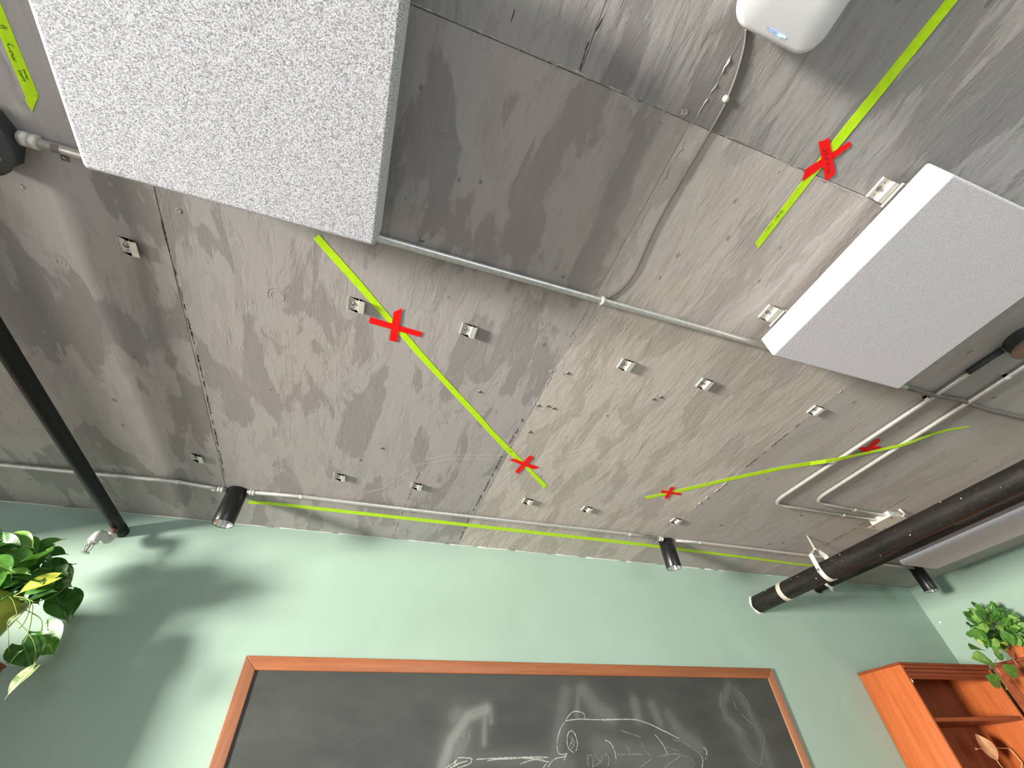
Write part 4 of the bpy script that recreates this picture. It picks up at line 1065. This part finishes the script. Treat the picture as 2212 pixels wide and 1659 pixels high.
chalk_line([[(1.3749,2.537,1.8549),(1.4237,2.537,1.8556),(1.4897,2.537,1.8566),(1.5462,2.537,1.856),(1.5891,2.537,1.8528),(1.6303,2.537,1.8431),(1.6678,2.537,1.8323),(1.7134,2.537,1.8143),(1.7593,2.537,1.7976),(1.7983,2.537,1.7809),(1.8261,2.537,1.7713)],
  [(1.9397,2.537,1.6982),(1.9402,2.537,1.6796),(1.922,2.537,1.6499)],
  [(1.9617,2.537,1.7323),(1.9815,2.537,1.7206),(1.9733,2.537,1.6985)],
  [(1.9641,2.537,1.6899),(1.963,2.537,1.6833)],
  [(1.6794,2.537,1.7897),(1.7005,2.537,1.7668),(1.7164,2.537,1.7443),(1.7291,2.537,1.709)],
  [(1.3753,2.537,1.7719),(1.396,2.537,1.7661),(1.4134,2.537,1.7465),(1.4207,2.537,1.7251),(1.4202,2.537,1.698)]], M_ch1, 0.0050)
chalk_line([[(1.8261,2.537,1.7713),(1.8623,2.537,1.7479),(1.9002,2.537,1.7292),(1.9215,2.537,1.7131),(1.9397,2.537,1.6982)],
  [(1.7855,2.537,1.7743),(1.7958,2.537,1.765),(1.8221,2.537,1.7612)],
  [(1.4202,2.537,1.698),(1.411,2.537,1.6676)],
  [(1.4952,2.537,1.749),(1.5011,2.537,1.7296),(1.5042,2.537,1.7062)],
  [(1.5864,2.537,1.7602),(1.5964,2.537,1.7338),(1.6076,2.537,1.7174),(1.6305,2.537,1.7019)],
  [(1.4277,2.537,1.7155),(1.4747,2.537,1.7143),(1.5164,2.537,1.7154),(1.5862,2.537,1.7115)],
  [(1.6578,2.537,1.7001),(1.7267,2.537,1.7069),(1.7781,2.537,1.7089),(1.814,2.537,1.7047)],
  [(1.814,2.537,1.7047),(1.7696,2.537,1.6864),(1.7236,2.537,1.6707),(1.6858,2.537,1.6571)],
  [(1.7318,2.537,1.7025),(1.7244,2.537,1.6728)],
  [(1.549,2.537,1.6634),(1.5851,2.537,1.6768),(1.6225,2.537,1.6925)]], M_ch2, 0.0048)
chalk_line([[(1.8136,2.537,1.7036),(1.8573,2.537,1.6927),(1.8783,2.537,1.6769),(1.8823,2.537,1.6618)],
  [(1.4745,2.537,1.8109),(1.5295,2.537,1.7966),(1.5907,2.537,1.78)],
  [(1.7249,2.537,1.7397),(1.7936,2.537,1.7227),(1.814,2.537,1.7135)],
  [(1.8048,2.537,1.6641),(1.8165,2.537,1.6765),(1.8452,2.537,1.68)]], M_ch3, 0.006)
chalk_line([[(2.3348,2.537,1.9835),(2.3736,2.537,1.9442),(2.3678,2.537,1.8903),(2.3605,2.537,1.8455)],
  [(2.2955,2.537,1.8757),(2.3466,2.537,1.8309),(2.4026,2.537,1.7868)],
  [(2.1946,2.537,1.869),(2.2476,2.537,1.8176),(2.2888,2.537,1.7885)],
  [(2.4026,2.537,1.7868),(2.3992,2.537,1.7513),(2.3503,2.537,1.6972),(2.3107,2.537,1.6484)],
  [(2.2295,2.537,1.7204),(2.2514,2.537,1.6797),(2.3107,2.537,1.6484)],
  [(2.2045,2.537,1.9829),(2.1654,2.537,1.9137),(2.1757,2.537,1.8765)],
  [(2.2748,2.537,1.9364),(2.2745,2.537,1.8908)]], M_ch3, 0.007)

# ------------------------------------------------------------------ bookcases
def bookcase(label, x0, x1, yf, yb, zt, shelves, group, sw=0.022, doors=None):
    T = thing('bookcase', label, 'bookcase', ((x0+x1)/2, (yf+yb)/2, 0), group)
    for (a, b) in ((x0, x0+sw), (x1-sw, x1)):
        m = MB(); m.box(a, b, yf, yb, 0, zt-0.014); bevel(m.build('side_panel', M_bk_z, T), 0.002, 1)
    m = MB(); m.rbox(x0-0.006, x1+0.006, yf-0.006, yb, zt-0.014, zt, 0.004); m.build('top_board', M_bk_d, T)
    m = MB(); m.box(x0+sw, x1-sw, yb-0.012, yb-0.004, 0.06, zt-0.014); m.build('back_panel', M_bk_b, T)
    # stepped cornice
    for (ya, za, zb, bb) in ((-0.004, 0.032, 0.014, 0.004), (0.002, 0.056, 0.032, 0.005), (0.001, 0.090, 0.078, 0.003)):
        m = MB(); m.rbox(x0+sw, x1-sw, yf+ya, yf+0.020, zt-za, zt-zb, bb); m.build('cornice_strip', M_bk_d, T)
    m = MB(); L = x1-x0-2*sw; n = int(L/0.0135)
    for i in range(n):
        c = x0+sw+L*(i+0.5)/n
        m.obox((c, yf+0.004, zt-0.067), (1,0,0.55), (0,1,0), (-0.55,0,1), 0.0042, 0.008, 0.0105)
    m.box(x0+sw, x1-sw, yf+0.004, yf+0.018, zt-0.078, zt-0.056)
    rm = m.build('rope_molding', M_bk_d, T); rm['kind'] = 'stuff'
    for z in shelves:
        m = MB(); m.rbox(x0+sw, x1-sw, yf+0.006, yb-0.013, z-0.022, z, 0.003); m.build('shelf', M_bk_x, T)
    m = MB(); m.box(x0+sw, x1-sw, yf+0.01, yf+0.028, 0, 0.07); m.build('plinth', M_bk_x, T)
    if doors: doors(T)
    return T
SH = [1.811, 1.45, 1.10, 0.75, 0.40, 0.092]
Bk = bookcase('orange pine bookcase with a rope molding in the right corner beside the blackboard', 3.420, 4.296, 2.235, WALL-0.002, 2.094, SH, 'pine bookcases')
m = MB(); m.box(3.442, 3.452, 2.236, 2.246, 1.982, 2.004); m.lathe((3.447, 2.235, 1.993), (0,-1,0), [(0.004,0),(0.004,0.004),(0,0.005)], 8); m.build('door_catch', M_zinc, Bk)
bookcase('reddish bookcase at the far left edge under the trailing plant', -2.22, -1.262, 2.15, WALL-0.002, 2.055, SH, 'pine bookcases')
# cabinet against the right wall, its panelled doors facing the room
T = thing('wall_cabinet', 'brown wooden cabinet at the right edge carrying the round leafy plant', 'cabinet', (4.43, 1.65, 0))
m = MB(); m.box(4.318, XR-0.002, 1.06, 2.226, 0, 2.075); m.build('carcass', M_bk_d, T)
m = MB(); m.rbox(4.300, XR-0.002, 1.045, 2.226, 2.075, 2.094, 0.004); m.build('top_board', M_bk_d, T)
for (a, b) in ((1.07, 1.640), (1.650, 2.222)):
    m = MB(); fr = 0.06
    m.box(4.300, 4.3175, a, a+fr, 0.08, 2.06); m.box(4.300, 4.3175, b-fr, b, 0.08, 2.06)
    m.box(4.300, 4.3175, a+fr, b-fr, 0.08, 0.08+fr); m.box(4.300, 4.3175, a+fr, b-fr, 2.06-fr, 2.06)
    d = m.build('door', M_bk_x, T)
    m = MB(); m.box(4.309, 4.3175, a+fr, b-fr, 0.08+fr, 2.06-fr); m.build('door_panel', M_bk_z, d)
    m = MB(); m.lathe((4.300, (b-0.03) if a < 1.3 else (a+0.03), 1.0), (-1,0,0), [(0.006,0),(0.006,0.012),(0.013,0.016),(0.011,0.026),(0,0.028)], 14); fix_normals(m.build('knob', M_zincd, d))

# ------------------------------------------------------------------ plants
def leaf_mesh(name, kind, mat):
    """a folded, drooping leaf along +X, unit length, normal +Z"""
    nL, nW = 8, 4; vs = []; fs = []
    for i in range(nL+1):
        u = i/nL
        if kind == 'heart': hw = 0.40*(math.sin(math.pi*min(1, u*1.02+0.10))**0.75)*(1-u*0.42)*1.15 if u < 0.985 else 0.0
        else: hw = 0.36*(math.sin(math.pi*min(1.0, u*0.97+0.03))**0.8)
        if i == nL: hw = 0.004
        if kind == 'heart' and i == 0: hw = 0.17
        back = -0.10 if kind == 'heart' else 0.0
        for j in range(-nW, nW+1):
            v = j/nW
            x = u + (back*abs(v)**1.5*(1-u)**3*2.0)
            z = 0.16*abs(v)*hw*2 - 0.22*u*u + 0.02*math.sin(u*7+v*3)
            vs.append((x, v*hw, z))
    w = 2*nW+1
    for i in range(nL):
        for j in range(2*nW):
            a = i*w+j; fs.append((a, a+w, a+w+1, a+1))
    me = bpy.data.meshes.new(name); me.from_pydata(vs, [], fs); me.update()
    me.polygons.foreach_set('use_smooth', [True]*len(me.polygons)); me.materials.append(mat); return me
def leaf_mat(name, a, b, vein, gloss=0.35, trans=0.3):
    t = NT(name)
    g = t.n('ShaderNodeTexCoord'); sp = t.n('ShaderNodeSeparateXYZ'); t.l(g.outputs['Object'], sp.inputs[0])
    ay = t.math('ABSOLUTE', sp.outputs[1])
    oi = t.n('ShaderNodeObjectInfo')
    mp = t.n('ShaderNodeMapping'); t.l(g.outputs['Object'], mp.inputs[0]); t.l(oi.outputs['Random'], mp.inputs['Location'])
    n = t.noise(mp.outputs[0], 3.5, 4, 0.6, 0.4)
    c = t.ramp(n, [(0.35, a), (0.68, b)])
    rib = t.ramp(ay, [(0.006, 1.0), (0.022, 0.0)])
    c = t.mix(t.math('MULTIPLY', rib, 0.55), c, vein)
    wv = t.math('SINE', t.math('MULTIPLY', t.math('SUBTRACT', sp.outputs[0], t.math('MULTIPLY', ay, 0.8)), 62))
    nm = t.bump(wv, 0.03, 0.01)
    t.set(c, gloss, 0, nm, 0.5)
    tr = t.n('ShaderNodeBsdfTranslucent'); t.l(c, tr.inputs[0]); mx = t.n('ShaderNodeMixShader'); mx.inputs[0].default_value = trans
    t.l(t.b.outputs[0], mx.inputs[1]); t.l(tr.outputs[0], mx.inputs[2]); t.l(mx.outputs[0], t.o.inputs[0])
    return t.m
LM = {'dark': leaf_mat('leaf_dark', lin(46, 88, 34), lin(74, 122, 50), lin(110, 150, 80)),
      'mid': leaf_mat('leaf_mid', lin(66, 120, 42), lin(98, 152, 60), lin(150, 186, 110)),
      'lite': leaf_mat('leaf_light', lin(112, 160, 68), lin(152, 194, 98), lin(190, 216, 150)),
      'gold': leaf_mat('leaf_golden', lin(176, 190, 60), lin(216, 222, 100), lin(236, 236, 150)),
      'pale': leaf_mat('leaf_variegated', lin(84, 116, 62), lin(196, 204, 158), lin(200, 210, 170)),
      'dry': leaf_mat('leaf_dry', lin(196, 140, 96), lin(222, 172, 126), lin(170, 110, 70), 0.6)}
LMESH = {}
def leaf(root, base, tip, mat, width=0.75, kind='heart', facing=None, roll=0.0, name='leaf'):
    key = (kind, mat)
    if key not in LMESH: LMESH[key] = leaf_mesh('leaf_%s_%s' % (kind, mat), kind, LM[mat])
    base = Vector(base); tip = Vector(tip); d = tip-base; L = d.length; x = d/L
    if facing is None: facing = (Vector((0,0,1.55))-base).normalized()*0.7 + Vector((-0.5,-0.2,0.55))
    z = facing - x*facing.dot(x)
    z = z.normalized(); z = (Matrix.Rotation(roll, 3, x) @ z).normalized(); y = z.cross(x)
    o = bpy.data.objects.new(name, LMESH[key]); COL.objects.link(o); o.parent = root
    Mx = Matrix((x, y, z)).transposed()
    o.location = base-root.location; o.rotation_euler = Mx.to_euler(); o.scale = (L, L*width/0.75, L)
    return o
def stem(root, pts, r, mat, name='stem'):
    P = [Vector(p) for p in pts]; out = []
    for i in range(len(P)-1):
        p0 = P[max(i-1,0)]; p1 = P[i]; p2 = P[i+1]; p3 = P[min(i+2,len(P)-1)]
        for k in range(6):
            t = k/6; out.append(0.5*((2*p1)+(p2-p0)*t+(2*p0-5*p1+4*p2-p3)*t*t+(3*p1-p0-3*p2+p3)*t**3))
    out.append(P[-1]); m = MB(); m.tube(out, r, 6); return m.build(name, mat, root)
M_stem = plain('green_stem', lin(116, 140, 66), 0.5, 0, 0.15)
M_twig = plain('pale_twig', lin(206, 170, 122), 0.7, 0, 0.2)
M_soil = plain('potting_soil', lin(52, 40, 32), 0.95, 0, 0.4, 120, 0.8)

# trailing plant at left
px, py, pz = -1.335, 2.31, 2.055
T = thing('trailing_plant', 'trailing heart-leaved plant in an olive yellow pot at the left edge', 'potted plant', (px, py, pz))
M_pot = plain('olive_glazed_pot', lin(150, 158, 62), 0.35, 0, 0.2, 14)
m = MB(); m.lathe((px, py, pz), (0,0,1), [(0,0),(0.088,0),(0.094,0.006),(0.122,0.15),(0.128,0.172),(0.122,0.176),(0.112,0.150),(0.0,0.150)], 32); fix_normals(m.build('pot', M_pot, T))
m = MB(); m.lathe((px, py, pz), (0,0,1), [(0.111,0.148),(0.10,0.156),(0.0,0.158)], 20); fix_normals(m.build('soil', M_soil, T))
LEAF_PTS = [
 ((-1.2588,2.22,2.3906), (-1.1883,2.2,2.4457), 'mid', 0.62),
 ((-1.3322,2.18,2.404), (-1.2326,2.16,2.3784), 'lite', 0.8),
 ((-1.2207,2.14,2.3125), (-1.2926,2.12,2.3442), 'mid', 0.9),
 ((-1.2366,2.26,2.3904), (-1.1611,2.24,2.3986), 'dark', 0.8),
 ((-1.2332,2.2,2.3176), (-1.1723,2.18,2.3513), 'mid', 0.7),
 ((-1.2097,2.32,2.3325), (-1.1477,2.3,2.3855), 'dark', 0.7),
 ((-1.2228,2.3,2.3579), (-1.1151,2.28,2.3152), 'dark', 0.7),
 ((-1.0896,2.14,2.2564), (-1.1752,2.12,2.1987), 'gold', 0.62),
 ((-1.1838,2.32,2.2935), (-1.0988,2.3,2.2922), 'pale', 0.75),
 ((-1.228,2.12,2.2592), (-1.1566,2.1,2.2672), 'lite', 0.75),
 ((-1.2863,2.1,2.2857), (-1.1966,2.08,2.2631), 'mid', 0.8),
 ((-1.3012,2.2,2.4047), (-1.2219,2.18,2.3693), 'mid', 0.8),
 ((-1.1473,2.36,2.2622), (-1.0635,2.34,2.1695), 'dark', 0.75),
 ((-1.1244,2.37,2.2779), (-1.0583,2.35,2.1932), 'dark', 0.7),
 ((-1.1122,2.32,2.1258), (-1.0236,2.3,2.0397), 'mid', 0.95),
 ((-1.1208,2.28,2.0686), (-1.045,2.26,1.9956), 'dark', 0.95),
 ((-1.0163,2.22,1.9796), (-1.0486,2.2,1.8988), 'pale', 0.62),
 ((-1.1334,2.3,2.0822), (-1.1079,2.28,2.1121), 'dark', 0.8),
 ((-1.122,2.14,2.1251), (-1.1254,2.12,2.0835), 'pale', 0.5),
 ((-1.1804,2.22,2.2478), (-1.155,2.2,2.2702), 'dark', 0.9),
 ((-1.2991,2.16,2.3354), (-1.3619,2.14,2.3572), 'mid', 0.9),
 ((-1.152,2.18,2.2666), (-1.1679,2.16,2.2377), 'dark', 0.9),
 ((-1.2099,2.18,2.2488), (-1.2398,2.16,2.2196), 'dark', 0.9),
 ((-1.1858,2.22,2.311), (-1.1877,2.2,2.2714), 'dark', 0.9),
 ((-1.2157,2.3,2.37), (-1.1681,2.28,2.3205), 'dark', 0.9),
 ((-1.2677,2.25,2.3758), (-1.2011,2.23,2.3469), 'lite', 0.6),
 ((-1.2614,2.14,2.244), (-1.1962,2.12,2.2216), 'dark', 0.9),
 ((-1.3116,2.19,2.384), (-1.2434,2.17,2.3372), 'mid', 0.9),
 ((-1.2715,2.25,2.4181), (-1.2026,2.23,2.3809), 'mid', 0.8),
 ((-1.1787,2.34,2.3616), (-1.1206,2.32,2.2978), 'pale', 0.6),
 ((-1.1152,2.26,2.0057), (-1.0993,2.24,2.0477), 'dark', 0.9),
 ((-1.3987,2.18,2.3898), (-1.3545,2.16,2.4003), 'lite', 0.9),
 ((-1.366,2.12,2.3128), (-1.2915,2.1,2.2938), 'mid', 0.9),
 ((-1.2022,2.28,2.2256), (-1.1473,2.26,2.2087), 'dark', 0.8),
 ((-1.2981,2.12,2.2505), (-1.2083,2.1,2.185), 'mid', 0.9),
 ((-1.1828,2.34,2.286), (-1.1131,2.32,2.2298), 'dark', 0.9),
]
for (b, t, tint, w) in LEAF_PTS:
    leaf(T, b, t, tint, w, 'heart', None, rnd.uniform(-0.35, 0.35))
top = (px+0.02, py-0.03, pz+0.17)
for path in ([top] + [(-1.1677,2.22,2.203),(-1.137,2.21,2.1933),(-1.1178,2.25,2.2242),(-1.1131,2.29,2.2731),(-1.123,2.32,2.3163),(-1.1582,2.32,2.3364)],
             [top] + [(-1.1575,2.19,2.1988),(-1.1256,2.19,2.1553),(-1.1158,2.19,2.1168),(-1.1198,2.19,2.0968)],
             [top] + [(-1.1705,2.24,2.201),(-1.1335,2.24,2.1539),(-1.1075,2.24,2.0924),(-1.102,2.24,2.0654)],
             [top] + [(-1.1469,2.3,2.1708),(-1.1026,2.3,2.1208)], [top] + [(-1.0995,2.27,2.085),(-1.0391,2.27,1.9892)],
             [top] + [(-1.3104,2.22,2.341),(-1.2588,2.22,2.3906)], [top] + [(-1.2702,2.14,2.2686),(-1.2501,2.14,2.296),(-1.2617,2.14,2.3215)]):
    stem(T, path, 0.0018, M_stem)
for (b, t, tint, w) in LEAF_PTS[::6]:
    bv = Vector(b); mid = bv.lerp(Vector(top), 0.5)+Vector((0,0,0.03))
    stem(T, [top, mid, bv], 0.0012, M_stem)

r3 = random.Random(5)
for i in range(46):
    b = Vector((px + r3.uniform(-0.16, 0.15), py + r3.uniform(-0.16, 0.02), pz + r3.uniform(0.18, 0.33)))
    dv = Vector((r3.uniform(-0.6, 0.9), r3.uniform(-1, 0.2), r3.uniform(-0.7, 0.35))).normalized()
    leaf(T, b, b + dv*r3.uniform(0.07, 0.12), r3.choice(['mid','dark','dark','mid','dark']), r3.uniform(0.75, 1.0), 'heart', None, r3.uniform(-0.6, 0.6))

# round leafy plant at right
qx, qy, qz = 4.44, 2.075, 2.094
T = thing('leafy_plant', 'bushy plant with small glossy green leaves in a terracotta pot at the right edge', 'potted plant', (qx, qy, qz))
M_terra = plain('terracotta', lin(206, 112, 62), 0.8, 0, 0.15, 40)
m = MB(); m.lathe((qx, qy, qz), (0,0,1), [(0,0),(0.056,0),(0.058,0.004),(0.072,0.082),(0.078,0.084),(0.079,0.104),(0.071,0.105),(0.068,0.088),(0,0.088)], 28); fix_normals(m.build('pot', M_terra, T))
m = MB(); m.lathe((qx, qy, qz), (0,0,1), [(0.068,0.086),(0.05,0.094),(0,0.096)], 16); fix_normals(m.build('soil', M_soil, T))
tq = Vector((qx, qy, qz+0.10))
QL = [
 ((3.7972,2.02,1.9823), (3.8842,2.01,1.9271), 'mid', 0.8),
 ((3.9901,2,2.0372), (4.0703,1.99,1.9698), 'mid', 0.72),
 ((4.0675,2,2.2201), (4.0784,1.99,2.2858), 'lite', 1),
 ((4.1145,2,2.3529), (4.2057,1.99,2.3096), 'mid', 0.8),
 ((4.3001,2.02,2.3556), (4.3595,2.01,2.3097), 'mid', 0.8),
 ((4.2,1.98,2.235), (4.2225,1.97,2.1456), 'mid', 0.85),
 ((4.0684,2,2.13), (4.0838,1.99,2.1969), 'lite', 0.9),
 ((4.0045,2.05,2.1325), (3.9026,2.04,2.1531), 'mid', 0.9),
 ((3.9756,2.03,2.0555), (3.8331,2.02,2.0889), 'lite', 0.75),
 ((4.0437,2,2.0681), (3.9985,1.99,2.1042), 'mid', 0.8),
 ((4.0403,2.02,2.2514), (4.0009,2.01,2.1525), 'mid', 0.7),
 ((3.9633,1.98,2.1188), (4.0174,1.97,2.1001), 'lite', 0.9),
 ((4.2252,2,2.371), (4.2599,1.99,2.3571), 'lite', 0.9),
 ((4.3081,1.98,2.2196), (4.2713,1.97,2.1471), 'lite', 0.6),
 ((4.6002,2.02,2.3614), (4.6886,2.01,2.3842), 'lite', 0.8),
 ((4.7618,2.1,2.4739), (4.7693,2.09,2.4576), 'dark', 0.9),
 ((4.5984,2.1,2.447), (4.6775,2.09,2.48), 'dark', 0.9),
 ((4.3315,2.08,2.4222), (4.4066,2.07,2.4495), 'dark', 0.9),
 ((4.1278,2.1,2.3088), (4.169,2.09,2.2995), 'dark', 0.9),
 ((4.2228,2.12,2.3856), (4.2497,2.11,2.3627), 'dark', 0.8),
 ((4.1843,1.97,2.2357), (4.225,1.96,2.2385), 'gold', 0.5),
 ((4.0843,1.97,2.1603), (4.153,1.96,2.1412), 'gold', 0.3),
 ((3.9285,2,2.1812), (3.9383,1.99,2.1458), 'gold', 0.4),
 ((4.5601,2,2.3157), (4.5488,1.99,2.2793), 'dark', 0.9),
 ((4.4883,2,2.2594), (4.4523,1.99,2.2115), 'dark', 0.9),
 ((4.2097,2.05,2.2423), (4.1157,2.04,2.2127), 'dark', 1),
 ((4.3088,2.05,2.2659), (4.2034,2.04,2.2394), 'dark', 1),
]
for (b, t, tint, w) in QL:
    leaf(T, b, t, tint, w, 'oval', None, rnd.uniform(-0.4, 0.4))
r2 = random.Random(21)
ctr = Vector((4.385, 2.075, 2.285))
for i in range(160):
    while True:
        d = Vector((r2.uniform(-1,1), r2.uniform(-1,1), r2.uniform(-0.75,1)))
        if 0.2 < d.length < 1: break
    b = ctr + Vector((d.x*0.135, d.y*0.13, d.z*0.135))
    if b.x > 4.52: b.x = 4.52-r2.uniform(0, 0.05)
    dirv = (d.normalized() + Vector((r2.uniform(-.6,.6), r2.uniform(-.6,.6), r2.uniform(-.8,.3)))).normalized()
    t = b + dirv*r2.uniform(0.038, 0.058)
    if t.x > 4.555: t.x = 4.555
    leaf(T, b, t, r2.choice(['mid','lite','lite','mid','mid','lite']), r2.uniform(0.7, 1.0), 'oval', None, r2.uniform(-0.7, 0.7))
    if i % 3 == 0: stem(T, [tq, tq.lerp(b, 0.55)+Vector((0,0,0.02)), b], 0.0016, M_stem)
for path in ([tq] + [(4.0638,2.06,2.0692),(4.0298,2.06,1.9876),(3.9787,2.06,1.9192)], [tq] + [(4.2565,2.05,2.0842),(4.2696,2.05,2.045)]):
    stem(T, path, 0.0020, M_twig)

# dried leaf on a twig standing in a small vase in the bookcase
T = thing('dried_branch', 'dried pale leaf on a thin bent twig in the right bookcase', 'dried branch', (4.13, 2.40, 1.45))
m = MB(); m.lathe((4.13, 2.40, 1.45), (0,0,1), [(0,0),(0.026,0),(0.034,0.02),(0.030,0.05),(0.013,0.075),(0.015,0.085),(0.011,0.085),(0.010,0.074),(0,0.05)], 20); fix_normals(m.build('vase', M_brown, T))
stem(T, [(4.13,2.40,1.51),(4.19,2.39,1.56),(4.235,2.385,1.592)], 0.004, M_twig, 'twig')
stem(T, [(4.235,2.385,1.592),(4.222,2.385,1.63),(4.200,2.385,1.664)], 0.0035, M_twig, 'twig')
stem(T, [(4.200,2.385,1.664),(4.08,2.385,1.668),(3.95,2.380,1.668),(3.868,2.375,1.668)], 0.0025, M_twig, 'twig')
stem(T, [(4.13,2.40,1.51),(4.06,2.39,1.545),(4.01,2.38,1.585),(3.998,2.375,1.63)], 0.0028, M_twig, 'twig')
LM_ = leaf(T, (3.995,2.372,1.612), (3.960,2.365,1.735), 'dry', 0.66, 'oval', Vector((-0.6,-1,-0.3)))
m = MB(); m.lathe((3.872, 2.375, 1.668), (-1,0,0), [(0,-0.012),(0.006,-0.008),(0.007,0.004),(0,0.012)], 8); fix_normals(m.build('bud', M_twig, T))
